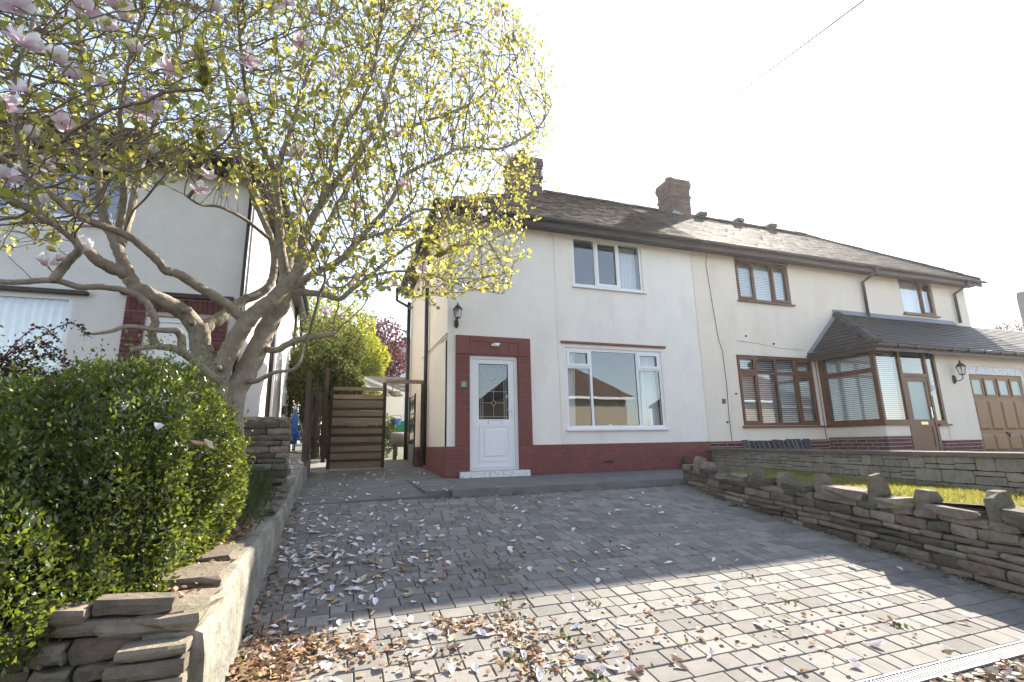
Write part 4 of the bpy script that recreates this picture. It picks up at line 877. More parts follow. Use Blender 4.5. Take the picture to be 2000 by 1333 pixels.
x = xe + .6
while x < 20: MB().box(x, x + .035, ye - .066, ye + .05, ze - .09, ze - .012).build('gutter_bracket', 'black_gutter', po); x += .62
MB().box(13.54, 14.7, PYF - .001, PYF + .001, 2.0, 2.02).build('trim', 'brown_board', po)

# ================================================================ left house (behind the magnolia)
LX = -1.56; LBK = 20.6
h3 = thing('house', (-5.5, 9.0, 0.0), 'white roughcast house behind the magnolia with a brick-framed doorway', 'house')
lw = (-6.4, -3.90, 0.93, 2.36); lu = (-6.4, -3.40, 3.55, 4.63); ld = (-2.95, -2.03, -0.15, 2.10)
panel(-10.5, LX, -0.3, 4.85, FY, [lw, lu, (-3.23, -1.80, -0.3, 2.42)], .12).build('front_wall', 'roughcast', h3, fix=False)
MB().face((LX, 9, -.3), (LX, LBK, -.3), (LX, LBK, 4.85), (LX, 9, 4.85)).build('side_wall', 'roughcast', h3, fix=False)
MB().face((LX, LBK, -.3), (-10.5, LBK, -.3), (-10.5, LBK, 4.85), (LX, LBK, 4.85)).build('back_wall', 'roughcast', h3, fix=False)
window(h3, *lw, FY, 'white_pvc', [-5.3], [], set(), fw=.07, bar=.06); window(h3, *lu, FY, 'white_pvc', [-4.9], [], {1}, fw=.07, bar=.06)
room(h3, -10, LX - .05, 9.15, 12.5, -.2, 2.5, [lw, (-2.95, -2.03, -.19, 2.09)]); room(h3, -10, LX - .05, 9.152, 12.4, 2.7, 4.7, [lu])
curtain(h3, -5.27, -3.98, 1.3, 2.3, 9.22, 12, .02); curtain(h3, -6.3, -5.35, 1.3, 2.3, 9.22, 9, .02)
ds = MB(); ds.box(-3.225, -2.955, 8.985, 9.1, -.3, 2.42); ds.box(-2.025, -1.805, 8.985, 9.1, -.3, 2.42); ds.box(-2.955, -2.025, 8.985, 9.1, 2.11, 2.42); ds = ds.build('door_surround', 'light_mortar', h3)
it = []; bricks(it, -3.225, -2.955, -.3, 2.17, (0, 8.995, 0), EX, EZ, NY); bricks(it, -2.025, -1.805, -.3, 2.17, (0, 8.995, 0), EX, EZ, NY); bricks(it, -3.225, -1.805, 2.18, 2.41, (0, 8.995, 0), EX, EZ, NY, soldier=True)
place_pieces(it, 'brick', 'dark_brick', ds)
MB().box(-3.3, -1.74, 8.90, 8.999, 2.42, 2.49).build('door_head', 'dark_board', h3)
MB().box(-6.5, -3.72, 8.90, 8.999, 2.365, 2.42).build('window_head', 'dark_board', h3)
d = MB(); d.box(-2.95, -2.88, 9.02, 9.1, -.15, 2.1); d.box(-2.10, -2.03, 9.02, 9.1, -.15, 2.1); d.box(-2.88, -2.10, 9.02, 9.1, 2.02, 2.1); d = d.build('door_frame', 'white_pvc', h3)
d = MB().box(-2.875, -2.105, 9.04, 9.09, -.15, 2.015).build('front_door', 'white_pvc', h3)
for a, b, c, e in ((-2.76, -2.52, .9, 1.75), (-2.46, -2.22, .9, 1.75), (-2.76, -2.52, .05, .75), (-2.46, -2.22, .05, .75)):
    MB().hexa([(a, 9.0395, c), (b, 9.0395, c), (b, 9.0395, e), (a, 9.0395, e), (a + .02, 9.025, c + .02), (b - .02, 9.025, c + .02), (b - .02, 9.025, e - .02), (a + .02, 9.025, e - .02)]).build('door_panel', 'white_pvc', d)
# roof
er = (-1.2, 8.62); g = MB(); RZ = 7.2; rx, ry = -4.6, 12.2
g.face((-11, 8.62, 4.80), (-1.2, 8.62, 4.80), (rx, ry, RZ), (-11, ry, RZ)); g.face((-1.2, 8.62, 4.80), (-1.2, 21, 4.80), (rx, 17.4, RZ), (rx, ry, RZ)); g.face((-1.2, 21, 4.8), (-11, 21, 4.8), (-11, 17.4, RZ), (rx, 17.4, RZ)); g.face((-11, ry, RZ), (rx, ry, RZ), (rx, 17.4, RZ), (-11, 17.4, RZ))
r3 = g.build('roof', 'clay_tile', h3, fix=False)
vv = Vector((0, ry - 8.62, RZ - 4.8)); vl3 = vv.length
tiles(r3, 'roof_tiles', (-11, 8.62, 4.80), (1, 0, 0), vv, 9.8, vl3, lambda s: 0.0, lambda s: 9.8 - 3.4 * min(1, s / vl3), .2, .13, 'clay_tile', seed=15)
MB().box(-11, -1.25, 8.64, 8.665, 4.60, 4.79).build('fascia', 'dark_board', h3); MB().box(-11, -1.25, 8.665, 8.999, 4.68, 4.71).build('soffit', 'dark_board', h3)
MB().box(-1.275, -1.25, 8.665, 20.9, 4.60, 4.79).build('fascia', 'dark_board', h3); MB().box(LX, -1.275, 8.665, 20.9, 4.681, 4.709).build('soffit', 'dark_board', h3)
gutter(h3, (-11, 8.585, 4.77), (-1.15, 8.585, 4.77), 'black_gutter'); gutter(h3, (-1.17, 20.9, 4.77), (-1.17, 8.6, 4.77), 'black_gutter')
pipe(h3, [(LX - .06, 8.94, 4.7), (LX - .06, 8.94, -.2)], .035, 'black_gutter')
for y, rr_, m_ in ((12.2, .05, 'black_gutter'), (12.6, .05, 'white_pvc'), (17.6, .055, 'black_gutter'), (18.3, .05, 'white_pvc'), (20.3, .06, 'black_gutter')):
    pipe(h3, [(LX + .07, y, 4.7), (LX + .07, y, -.2)], rr_, m_)
# side door and meter on the left house flank
q = MB(); q.box(LX + .001, LX + .05, 13.1, 14.1, -.2, 1.9); q.build('side_door', 'white_pvc', h3)
MB().box(LX + .001, LX + .12, 16.0, 16.3, 1.0, 1.25).build('meter_box', 'grey_pipe', h3)

# ---- things along the passage on the left
br = thing('folded_parasol', (-1.12, 16.2, -0.1), 'folded blue parasol leaning in the passage beside the white house', 'parasol')
p = aY(572, 868, 14.0); t_ = aY(577, 800, 14.0)
br.location = p
MB().tube([p, p.lerp(t_, .6), t_], [.10, .09, .03], 10).build('canopy', 'blue_plastic', br, smooth=True); MB().tube([p - Vector((0, 0, .12)), t_ + Vector((0, 0, .12))], .02, 8).build('pole', 'white_pvc', br)
MB().tube([aY(572, 848, 13.95), aY(583, 845, 13.9), aY(585, 862, 13.9)], [.05, .07, .03], 8).build('strap', 'blue_plastic', br)
bs = aY(597, 862, 13.6); bt = aY(579, 806, 13.7)
sk = thing('broom_handle', bs, 'thin pale stick leaning against the blue parasol', 'stick'); MB().tube([bs, bt], .018, 8).build('shaft', 'grey_wood', sk); MB().beam(bs + Vector((-.1, 0, .02)), bs + Vector((.1, 0, .02)), .05, .06).build('head', 'fence_wood', sk)

# ---- stacked flat-stone wall behind the hedge
ls = thing('dry_stone_wall', (-0.95, 7.2, -.35), 'short stack of dark flat stones above the soil behind the hedge', 'wall')
r = random.Random(3); z = -0.42
MB().box(-2.6, -0.66, 7.06, 7.5, -.5, .30).build('wall_core', 'stone_core', ls)
while z < .33:
    h = r.uniform(.05, .10); x = -2.6 + r.uniform(0, .15)
    while x < -0.62:
        w_ = r.uniform(.2, .5); w_ = min(w_, -0.6 - x + .03)
        if w_ > .06: link('stone', stone_mesh(w_, h - .008, .12, r.random(), .10), 'drystone', ls, frame3(Vector((x + w_ / 2, 7.08 + r.uniform(-.015, .015), z + h / 2)), EX, EZ, NY))
        x += w_ + .008
    y = 7.06
    while y < 7.5:
        w_ = r.uniform(.15, .3); link('stone', stone_mesh(w_, h - .008, .09, r.random(), .10), 'drystone', ls, frame3(Vector((-0.68 + r.uniform(-.01, .01), y + w_ / 2, z + h / 2)), Vector((0, 1, 0)), EZ, Vector((1, 0, 0)))); y += w_
    z += h
for k, (x, w_) in enumerate(((-2.3, .6), (-1.7, .55), (-1.15, .5), (-.78, .34))): link('coping_stone', rock_mesh(w_, .5, .09, k + 5, .12), 'drystone', ls, Matrix.Translation((x, 7.26, .36)))

# ---- retaining wall left of the drive: rendered face, stone end facing the road
rw = thing('retaining_wall', (-0.55, 5.0, -1.0), 'low rendered retaining wall along the left of the block paving', 'wall')
g = MB(); ys = [2.62, 2.9, 3.3, 3.8, 4.3, 4.9, 5.5, 6.2, 6.9, 7.6, 8.3, 9.0, 9.7, 10.4, 11.3]; r = random.Random(12)
prof = []
for y in ys:
    zb = (dz(y) if y < 7 else -0.70 + (y - 7) * .049) - .12; zt = rtop(y) + r.uniform(-.012, .012); xo = r.uniform(-.012, .012); wd = .20 + .30 * min(1, max(0, (y - 6.5) / 2.5))
    prof.append([(-0.47 + xo, y, zb), (-0.485 + xo, y, zt - .10), (-0.50 + xo, y, zt - .015), (-0.53 + xo, y, zt), (-0.52 - wd + xo, y, zt + r.uniform(-.01, .01)), (-0.53 - wd, y, zt - .3)])
for a, b in zip(prof, prof[1:]):
    for k in range(5): g.face(a[k], b[k], b[k + 1], a[k + 1])
g.face(*prof[0]); g.face(*reversed(prof[-1])); g.build('rendered_face', 'wall_render', rw, fix=False)
# loose capstones on top
y = 2.66; r = random.Random(8)
for y, L_, wd in ((2.62, .42, .36), (3.10, .36, .30), (3.50, .42, .26), (5.55, .4, .3), (6.0, .35, .3), (6.4, .45, .32), (6.95, .4, .3)):
    link('cap_stone', rock_mesh(wd, L_, .07, int(y * 100), .10), 'rubble', rw, Matrix.Translation((-0.66 - wd * .1, y + L_ / 2, rtop(y + .2) + .012)) @ Matrix.Rotation(r.uniform(-.06, .06), 4, 'Z'))
# road-side stone face under the hedge
fs = thing('rubble_wall', (-2.0, 2.62, -1.3), 'rough rubble stone wall under the hedge facing the road', 'wall')
MB().box(-6.5, -0.56, 2.66, 2.9, -1.5, -0.74).build('wall_core', 'stone_core', fs)
r = random.Random(21); z = -1.36
rows = [.10, .075, .11, .08, .10, .07, .09, .065, .06]
for j, h in enumerate(rows):
    x = -6.4 + r.uniform(0, .2) if j < 7 else (-1.40 if j == 7 else -1.15)
    while x < -0.60:
        w_ = min(r.uniform(.09, .30), -0.58 - x)
        if w_ > .06:
            hh = h * r.uniform(.85, 1.12)
            link('stone', stone_mesh(w_, hh - .008, r.uniform(.08, .15), r.random(), .19), 'rubble', fs, frame3(Vector((x + w_ / 2, 2.70 + j * .006, z + h / 2)), EX, EZ, NY) @ Matrix.Rotation(r.uniform(-.11, .11), 4, 'Z'))
        x += w_ + .008
    z += h
# squared end stones at the corner
z = -1.3
for h, w_ in ((.12, .22), (.08, .28), (.07, .24), (.09, .30), (.06, .22), (.07, .27), (.05, .24)):
    link('end_stone', stone_mesh(w_, h - .01, .16, h * 77 + w_, .07), 'rubble', fs, frame3(Vector((-0.55 - w_ / 2 + .02, 2.66, z + h / 2)), EX, EZ, NY)); z += h

# ---- slatted wooden gate, frame, wrought-iron gate, picket fence
GY = 11.4
gt = thing('slatted_gate', (0.45, GY, -.42), 'closed wooden gate of horizontal slats at the end of the passage', 'gate')
xa, xb = -0.14, 0.98
for i, (t0, t1) in enumerate(((615, 640), (672, 705), (715, 770), (795, 835), (850, 905), (930, 970), (995, 1035), (1065, 1105), (1120, 1165), (1185, 1235))):
    z1_ = aY(690, 600 + t0 / 3.92, GY).z; z0_ = aY(690, 600 + t1 / 3.92, GY).z
    MB().box(xa + .03, xb - .03, GY - .02, GY, z0_, z1_).build('slat', 'old_wood', gt)
for x in (xa, xb): MB().box(x - .04, x + .04, GY + .002, GY + .08, -.45, 1.32 if x < 0 else 1.42).build('post', 'fence_wood', gt)
for k in range(9):
    z_ = -.36 + k * .165; MB().box(xa + .04, xb - .04, GY + .004, GY + .02, z_, z_ + .16).build('back_board', 'fence_wood', gt)
gf = thing('gate_frame', (1.45, GY, -.42), 'thin wooden doorway frame between the slatted gate and the house', 'frame')
MB().box(1.0, 1.88, GY - .04, GY + .04, 1.42, 1.50).build('lintel', 'old_wood', gf); MB().box(1.80, 1.88, GY - .04, GY + .04, -.45, 1.419).build('post', 'fence_wood', gf)
ig = thing('iron_gate', (1.72, 11.9, -.4), 'open black wrought-iron gate with scrolls standing beside the house wall', 'gate')
g = MB(); gx = 1.68; y0_, y1_ = 11.5, 12.4
g.tube([(gx, y0_, -.36), (gx, y0_, 1.2)], .02, 6); g.tube([(gx, y1_, -.36), (gx, y1_, 1.2)], .02, 6)
for z_ in (-.3, .15, .75, 1.15): g.tube([(gx, y0_, z_), (gx, y1_, z_)], .014, 6)
g.build('gate_frame', 'black_metal', ig)
for k in range(6): y_ = y0_ + .09 + k * .145; MB().tube([(gx, y_, -.3), (gx, y_, .15)], .010, 6).build('bar', 'black_metal', ig)
for k in range(3):
    for zc, s_ in ((.45, 1), (.95, .7)):
        c = Vector((gx, y0_ + .17 + k * .28, zc)); pts = [c + Vector((0, math.cos(a * .45) * (.14 - a * .006) * s_ * .8, math.sin(a * .45) * (.26 - a * .012) * s_)) for a in range(18)]
        MB().tube(pts, .010, 5).build('scroll', 'black_metal', ig)
MB().box(gx - .012, gx + .012, y0_ + .02, y1_ - .02, -.36, .05).build('kick_plate', 'black_metal', ig)
pf = thing('picket_fence', (-0.42, 10.3, -.15), 'dark weathered picket fence on the wall left of the slatted gate', 'fence')
r = random.Random(4); y = 9.55
for k in range(11):
    hgt = 1.35 + r.uniform(-.12, .12) if k else 1.5; xk = -0.52 + .03 * k * .9 + r.uniform(-.01, .01)
    zb = rtop(y) - .02; link('picket', block_mesh(.115, hgt, .022, .006), 'fence_wood', pf, frame3(Vector((xk, y, zb + hgt / 2)), Vector((0.12, -1, 0)).normalized(), EZ, Vector((1, .12, 0)).normalized())); y += .165
for z_ in (.15, .85): MB().beam((-0.55, 9.55, z_), (-0.24, 11.3, z_ + .1), .04, .07).build('rail', 'fence_wood', pf)
for yy, hh in ((9.5, 1.55), (11.3, 1.9)): MB().box(-0.56 + (yy - 9.5) * .15, -0.48 + (yy - 9.5) * .15, yy - .04, yy + .04, -.3, hh - .2).build('post', 'fence_wood', pf)

# ---- beyond the gate
sh = thing('garden_shed', (1.2, 18.0, -.1), 'small white garden shelter with a pitched top seen over the gate', 'shed')
a = aY(702, 735, 18); c = aY(786, 838, 18)
g = MB(); g.box(-.4, c.x, 18.0, 19.6, .62, 1.75); g.build('wall', 'white_board', sh)
g = MB(); g.prism([(-.6, 1.72), (.65, 2.52), (c.x + .05, 1.9), (c.x + .05, 1.8), (.65, 2.42), (-.6, 1.62)], 'y', 17.95, 19.65); g.build('roof', 'white_board', sh)
g = MB(); g.box(-.4, c.x, 18.0, 18.05, .5, .618); g.build('base_rail', 'old_wood', sh)
bf = thing('plank_fence', (2.0, 22, 0), 'grey plank fence across the back of the garden', 'fence')
for k in range(4): MB().box(-3.0, 4.5, 22, 22.03, 2.95 + k * .17 - .6, 2.95 + k * .17 - .45).build('plank', 'grey_wood', bf)
for x in (-2, 0.2, 2.4): MB().box(x, x + .1, 22.031, 22.12, -.2, 3.05).build('post', 'grey_wood', bf)
hb_ = thing('hanging_basket', aY(771, 765, 15.5), 'grey bowl-shaped hanging basket in the gate opening', 'basket')
c = aY(771, 770, 15.5); MB().lathe([(.03, -.09), (.13, -.04), (.19, .05), (.20, .07), (.17, .07), (.02, .06)], c, 14).build('bowl', 'basket', hb_, smooth=False)
g = MB()
for k in range(3): an = k * 2.09; g.tube([c + Vector((math.cos(an) * .18, math.sin(an) * .18, .07)), c + Vector((0, 0, .45))], .006, 4)
g.build('chain', 'black_metal', hb_)
wb = thing('water_butt', aY(783, 872, 14.5), 'grey barrel lying on a stand behind the iron gate', 'barrel')
a = aY(763, 859, 14.5); b = aY(806, 859, 14.5); MB().tube([a, a.lerp(b, .05), a.lerp(b, .5), b], [.17, .20, .21, .2], 16).build('barrel', 'butt_grey', wb, smooth=True)
for q_ in (.2, .8): MB().box(*(lambda p: (p.x - .04, p.x + .04, 14.35, 14.65, -.38, p.z - .19))(a.lerp(b, q_))).build('stand', 'fence_wood', wb)
bk = thing('blue_bucket', aY(774, 825, 16), 'small blue plastic bucket on the garden ledge', 'bucket'); c = aY(774, 824, 16); MB().lathe([(.12, -.1), (.17, .08), (.175, .09), (.15, .09), (.10, -.08)], c, 12).build('body', 'blue_plastic', bk)
MB().tube([c + Vector((-.17, 0, .08)), c + Vector((-.12, 0, .2)), c + Vector((.12, 0, .2)), c + Vector((.17, 0, .08))], .008, 5).build('handle', 'grey_pipe', bk)
gc = thing('garden_chair', aY(790, 840, 16.5), 'green garden chair half hidden by the iron gate', 'chair'); c = aY(792, 836, 16.5)
MB().hexa([c + Vector(v) for v in ((-.28, 0, -.12), (.28, 0, -.12), (.28, .5, -.12), (-.28, .5, -.12), (-.28, 0, -.04), (.28, 0, -.04), (.28, .5, -.04), (-.28, .5, -.04))]).build('seat', 'green_cloth', gc)
MB().hexa([c + Vector(v) for v in ((-.26, .45, -.04), (.26, .45, -.04), (.26, .5, -.04), (-.26, .5, -.04), (-.22, .52, .25), (.22, .52, .25), (.22, .57, .25), (-.22, .57, .25))]).build('backrest', 'green_cloth', gc)
for sx in (-.25, .25):
    for sy in (.04, .46): MB().box(c.x + sx - .02, c.x + sx + .02, c.y + sy - .02, c.y + sy + .02, -.3, c.z - .121).build('leg', 'green_cloth', gc)
# far house over the back fence
fh = thing('house', (6.0, 46, 0), 'far grey-roofed white house seen beside the purple-leaved tree', 'house')
a = aY(735, 715, 46); b = aY(860, 690, 46); zt = aY(790, 690, 46).z; zr = aY(757, 666, 46).z
MB().box(a.x, a.x + 14, 46, 54, -.5, zt).build('wall', 'white_render', fh)
g = MB(); g.face((a.x - .4, 45.6, zt), (a.x + 14.4, 45.6, zt), (a.x + 9, 50, zr + 1.2), (a.x + 3.2, 50, zr + 1.2)); g.face((a.x - .4, 45.6, zt), (a.x + 3.2, 50, zr + 1.2), (a.x - .4, 54.4, zt)); g.face((a.x - .4, 54.4, zt), (a.x + 3.2, 50, zr + 1.2), (a.x + 9, 50, zr + 1.2), (a.x + 14.4, 54.4, zt)); g.build('roof', 'grey_pipe', fh, fix=False)
for x in (a.x + 1.6, a.x + 4.6): 
    f_ = MB(); f_.box(x, x + 1.3, 45.97, 45.999, zt - 1.7, zt - .5); f_ = f_.build('window', 'white_pvc', fh); MB().box(x + .1, x + 1.2, 45.95, 45.968, zt - 1.6, zt - .6).build('pane', 'glass', f_)
pipe(fh, [(a.x + 3.6, 45.9, zt), (a.x + 3.6, 45.9, 0)], .08, 'black_gutter')

# ================================================================ right-hand dry-stone wall
dw = thing('dry_stone_wall', (5.1, 4.5, -1.0), 'dark dry-stone wall with upright coping stones along the right of the paving', 'wall')
def dtop(Y): 
    T = [(1.6, -.72), (2.8, -.675), (3.6, -.645), (4.6, -.59), (5.7, -.53), (6.6, -.47), (7.05, -.45)]
    for (a, za), (b, zb) in zip(T, T[1:]):
        if Y <= b: return za + (zb - za) * (Y - a) / (b - a)
    return T[-1][1]
g = MB(); yy = [1.6, 2.5, 2.96, 3.47, 4.1, 4.7, 5.7, 7.02]
for a, b in zip(yy, yy[1:]):
    g.hexa([(rwx(a) + .06, a, -1.5), (rwx(a) + .24, a, -1.5), (rwx(b) + .24, b, -1.5), (rwx(b) + .06, b, -1.5), (rwx(a) + .08, a, dtop(a) - .02), (rwx(a) + .24, a, dtop(a) - .10), (rwx(b) + .24, b, dtop(b) - .10), (rwx(b) + .08, b, dtop(b) - .02)])
g.build('wall_core', 'stone_core', dw)
r = random.Random(33); off = 0.0; course = 0
while off < .85:
    h = r.uniform(.042, .10); y = 1.62 + r.uniform(0, .2); nlow = 0
    while y < 7.04:
        w_ = r.uniform(.12, .44) if h < .085 else r.uniform(.14, .36); w_ = min(w_, 7.06 - y)
        yc = y + w_ / 2; zc = dtop(yc) - off - h / 2
        if w_ > .08 and zc + h / 2 > dz(yc) - .02:
            xa_, xb_ = rwx(y), rwx(y + w_); ux = Vector((xb_ - xa_, w_, dtop(y + w_) - dtop(y) + r.uniform(-.02, .02))).normalized(); un = Vector((-ux.y, ux.x, 0)).normalized(); uz = un.cross(ux)
            ux = -ux
            uz = un.cross(ux)
            if uz.z < 0: uz = -uz
            batter = (1 - min(1, off / .6)) * .035
            link('stone', stone_mesh(w_ - r.uniform(.004, .014), h - r.uniform(.004, .014), .12 + r.uniform(-.018, .022), r.random(), .13), 'drystone', dw, frame3(Vector((rwx(yc) + .10 + batter, yc, zc)), ux, uz, un))
        y += w_ + r.uniform(.002, .01)
    off += h; course += 1
# end face by the kerb
for k in range(5): link('stone', stone_mesh(.2, .065, .06, k + 900, .12), 'drystone', dw, frame3(Vector((rwx(7.0) + .14, 7.02, dtop(7.0) - .04 - k * .07)), Vector((-1, 0, 0)), EZ, Vector((0, 1, 0))))
# coping: flat slabs and upright stones in turn
cop = [(1.75, 'f', .36, .13, .0), (2.05, 'u', .10, .22, .0), (2.36, 'f', .42, .12, .02), (2.66, 'u', .13, .22, .04), (2.95, 'f', .40, .065, .05), (3.22, 'u', .16, .17, .0), (3.46, 'f', .34, .08, .0), (3.70, 'u', .09, .26, -.2), (4.02, 'f', .46, .10, .0), (4.34, 'u', .12, .20, .1), (4.60, 'f', .34, .07, 0), (4.86, 'u', .12, .17, .1), (5.10, 'f', .34, .08, 0), (5.36, 'u', .10, .17, 0), (5.58, 'f', .3, .07, 0), (5.82, 'f', .3, .07, 0), (6.05, 'u', .1, .16, .1), (6.28, 'f', .3, .075, 0), (6.50, 'u', .12, .15, -.3), (6.72, 'u', .16, .2, .3), (6.92, 'f', .2, .08, 0)]
for k, (y, kd, L_, hh, rot) in enumerate(cop):
    wd = .30 if kd == 'f' else .22; z_ = dtop(y) + hh / 2 - .015
    mw = Matrix.Translation((rwx(y) + .14 + (.02 if kd == 'u' else 0), y, z_)) @ Matrix.Rotation(rot, 4, 'Z') @ Matrix.Rotation(.06 if k % 3 else -.08, 4, 'X')
    if kd == 'f': me = rock_mesh(wd, L_, hh * 1.12, 50 + k, .12)
    else:   # split slab set on edge: irregular five-sided outline, rough faces
        q = random.Random(50 + k); t_ = L_ * .75; pk = q.uniform(-.5, .5)
        out = [(-.5, -.5), (.5, -.5), (.5 + q.uniform(-.05, .04), q.uniform(.0, .35)), (.25 + q.uniform(-.1, .1) + pk * .3, .5 + q.uniform(-.06, .04)), (-.2 + pk * .4, .52 + q.uniform(-.08, .05)), (-.5 + q.uniform(-.04, .05), q.uniform(.05, .4))]
        V_ = []; n_ = len(out)
        for sy in (-.5, -.36, .36, .5):
            for (a_, b_) in out: sc_ = .93 if abs(sy) == .5 else 1.0; V_.append((a_ * wd * sc_ + q.uniform(-.006, .006), sy * t_ + q.uniform(-.008, .008), b_ * hh * 1.15 * sc_ + q.uniform(-.006, .006)))
        F_ = [tuple(range(n_ - 1, -1, -1)), tuple(range(3 * n_, 4 * n_))] + [(l_ * n_ + i_, l_ * n_ + (i_ + 1) % n_, (l_ + 1) * n_ + (i_ + 1) % n_, (l_ + 1) * n_ + i_) for l_ in range(3) for i_ in range(n_)]
        me = bpy.data.meshes.new('upright'); me.from_pydata(V_, [], F_); me.update()
    o = link('coping_stone', me, 'drystone', dw, mw)

# ---- coursed block wall behind the lawn, with cap
bw = thing('block_wall', (7.0, 5.3, -.6), 'pale coursed stone block wall with flat caps behind the lawn', 'wall')
U = (BW1 - BW0).normalized(); L_ = (BW1 - BW0).length; Nn = Vector((U.y, -U.x, 0)).normalized()
if Nn.x > 0: Nn = -Nn
def btop(s): return -0.215 - .012 * s / L_
g = MB(); A, B = BW0 - Nn * .12, BW1 - Nn * .12
g.hexa([(BW0.x, BW0.y, -1.3), (BW1.x, BW1.y, -1.3), (B.x, B.y, -1.3), (A.x, A.y, -1.3), (BW0.x, BW0.y, btop(0)), (BW1.x, BW1.y, btop(L_)), (B.x, B.y, btop(L_)), (A.x, A.y, btop(0))]); g.build('wall_core', 'block_joint', bw)
r = random.Random(77); bands = [.145, .145, .145]; z = 0.0; slope = Vector((U.x, U.y, -.012 / L_)).normalized()
for bi, bh in enumerate(bands):
    s = 0.02
    while s < L_ - .05:
        w_ = min(r.uniform(.14, .38), L_ - s); pat = r.choice(((1.0,), (.5, .5), (.62, .38), (.36, .64), (.34, .33, .33), (.5, .5)))
        zz = z
        for f_ in pat:
            hh = bh * f_
            sub = [w_] if (w_ < .26 or r.random() < .6) else [w_ * .45, w_ * .55]; s2 = s
            for sw in sub:
                p_ = BW0 + U * (s2 + sw / 2); p_.z = btop(s2 + sw / 2) - zz - hh / 2
                link('block', stone_mesh(sw - .009, hh - .009, .026 + r.uniform(-.004, .006), r.random(), .05, 3, 2), 'blockstone', bw, frame3(p_, slope, Nn.cross(slope) if Nn.cross(slope).z > 0 else -Nn.cross(slope), Nn)) if True else None
                s2 += sw
            zz += hh
        s += w_
    z += bh
s = 0.0
while s < L_ - .02:
    w_ = min(.62, L_ - s); p_ = BW0 + U * (s + w_ / 2) - Nn * .06; p_.z = btop(s) - .002
    link('cap', block_mesh(w_ - .006, .25, .05, .006), 'cap_stone', bw, frame3(p_, U, EZ.cross(U), EZ)); s += w_
# row of slates leaning by the cream house
sg = 'slates leaning in a row under the brown window'
sl_ = thing('slate_stack', (9.9, 8.5, -.3), 'row of dark slates leaning on edge below the brown lower window', 'slates')
r = random.Random(6); x = 8.55
while x < 10.35:
    hh = r.uniform(.17, .23); MB().hexa([(x, 8.55, -.36), (x + .03, 8.55, -.36), (x + .03, 8.75, -.36), (x, 8.75, -.36), (x - .09, 8.58, -.36 + hh + .14), (x - .06, 8.58, -.36 + hh + .14), (x - .06, 8.74, -.36 + hh + .14), (x - .09, 8.74, -.36 + hh + .14)]).build('slate', 'slate_stone', sl_); x += r.uniform(.09, .17)

# ================================================================ houses across the road (they show in the window glass)
def opposite(x0, x1, zb, ez, rz, label, seed):
    o = thing('house', ((x0 + x1) / 2, -12, zb), label, 'house', None)
    ys, yb = -12.0, -20.0; xs = (x0 + x1) / 2
    ws = [(x0 + .8, x0 + 2.2, zb + 1.0, zb + 2.3), (x1 - 2.6, x1 - .9, zb + 1.0, zb + 2.3)]
    g = MB()
    # front wall faces +y
    X = sorted({x0, x1, *[w[0] for w in ws], *[w[1] for w in ws]}); Z = [zb, zb + 1.0, zb + 2.3, ez]
    for a, b in zip(X, X[1:]):
        for c, d in zip(Z, Z[1:]):
            if any(w[0] < (a + b) / 2 < w[1] and w[2] < (c + d) / 2 < w[3] for w in ws): continue
            g.face((b, ys, c), (a, ys, c), (a, ys, d), (b, ys, d))
    g.face((x0, ys, zb), (x0, yb, zb), (x0, yb, ez), (x0, ys, ez)); g.face((x1, ys, zb), (x1, ys, ez), (x1, yb, ez), (x1, yb, zb)); g.face((x0, yb, zb), (x1, yb, zb), (x1, yb, ez), (x0, yb, ez))
    g.build('wall', 'pebbledash', o, fix=False)
    for a, b, c, d in ws:
        q = MB(); q.box(a, a + .08, ys - .12, ys - .04, c, d); q.box(b - .08, b, ys - .12, ys - .04, c, d); q.box(a + .08, b - .08, ys - .12, ys - .04, c, c + .08); q.box(a + .08, b - .08, ys - .12, ys - .04, d - .08, d); f = q.build('window', 'white_pvc', o)
        MB().box(a + .08, b - .08, ys - .09, ys - .08, c + .08, d - .08).build('pane', 'interior_dark', f); MB().box(a - .05, b + .05, ys, ys + .08, c - .08, c).build('sill', 'white_pvc', f)
    rx0, rx1 = x0 + 3.0, x1 - 3.0; e0, e1, f0, f1 = x0 - .4, x1 + .4, ys + .4, yb - .4; ym = (ys + yb) / 2
    g = MB(); g.face((e1, f0, ez), (e0, f0, ez), (rx0, ym, rz), (rx1, ym, rz)); g.face((e0, f1, ez), (e1, f1, ez), (rx1, ym, rz), (rx0, ym, rz)); g.face((e0, f0, ez), (e0, f1, ez), (rx0, ym, rz)); g.face((e1, f1, ez), (e1, f0, ez), (rx1, ym, rz))
    ro = g.build('roof', 'brown_roof', o, fix=False)
    MB().box(e0, e1, f0 - .02, f0 + .02, ez - .18, ez - .003).build('fascia', 'white_pvc', o)
    vv_ = Vector((0, ym - f0, rz - ez)); vl_ = vv_.length
    tiles(ro, 'roof_tiles', (e0, f0, ez), (1, 0, 0), vv_, e1 - e0, vl_, lambda s: 3.4 * min(1, s / vl_), lambda s: (e1 - e0) - 3.4 * min(1, s / vl_), .35, .25, 'brown_roof', .03, 0, seed)
opposite(10.5, 19.2, -1.3, 3.1, 6.2, 'brown-roofed beige house reflected in the white lower window', 1)
opposite(27.0, 37.0, -1.3, 3.0, 6.2, 'brown-roofed beige house reflected in the brown lower window', 2)
opposite(-1.0, 7.6, -1.3, 3.0, 7.0, 'brown-roofed beige house reflected in the front door glass', 3)
opposite(-15.5, -5.0, -1.3, 2.6, 5.2, 'brown-roofed beige house reflected in the left lower window', 4)
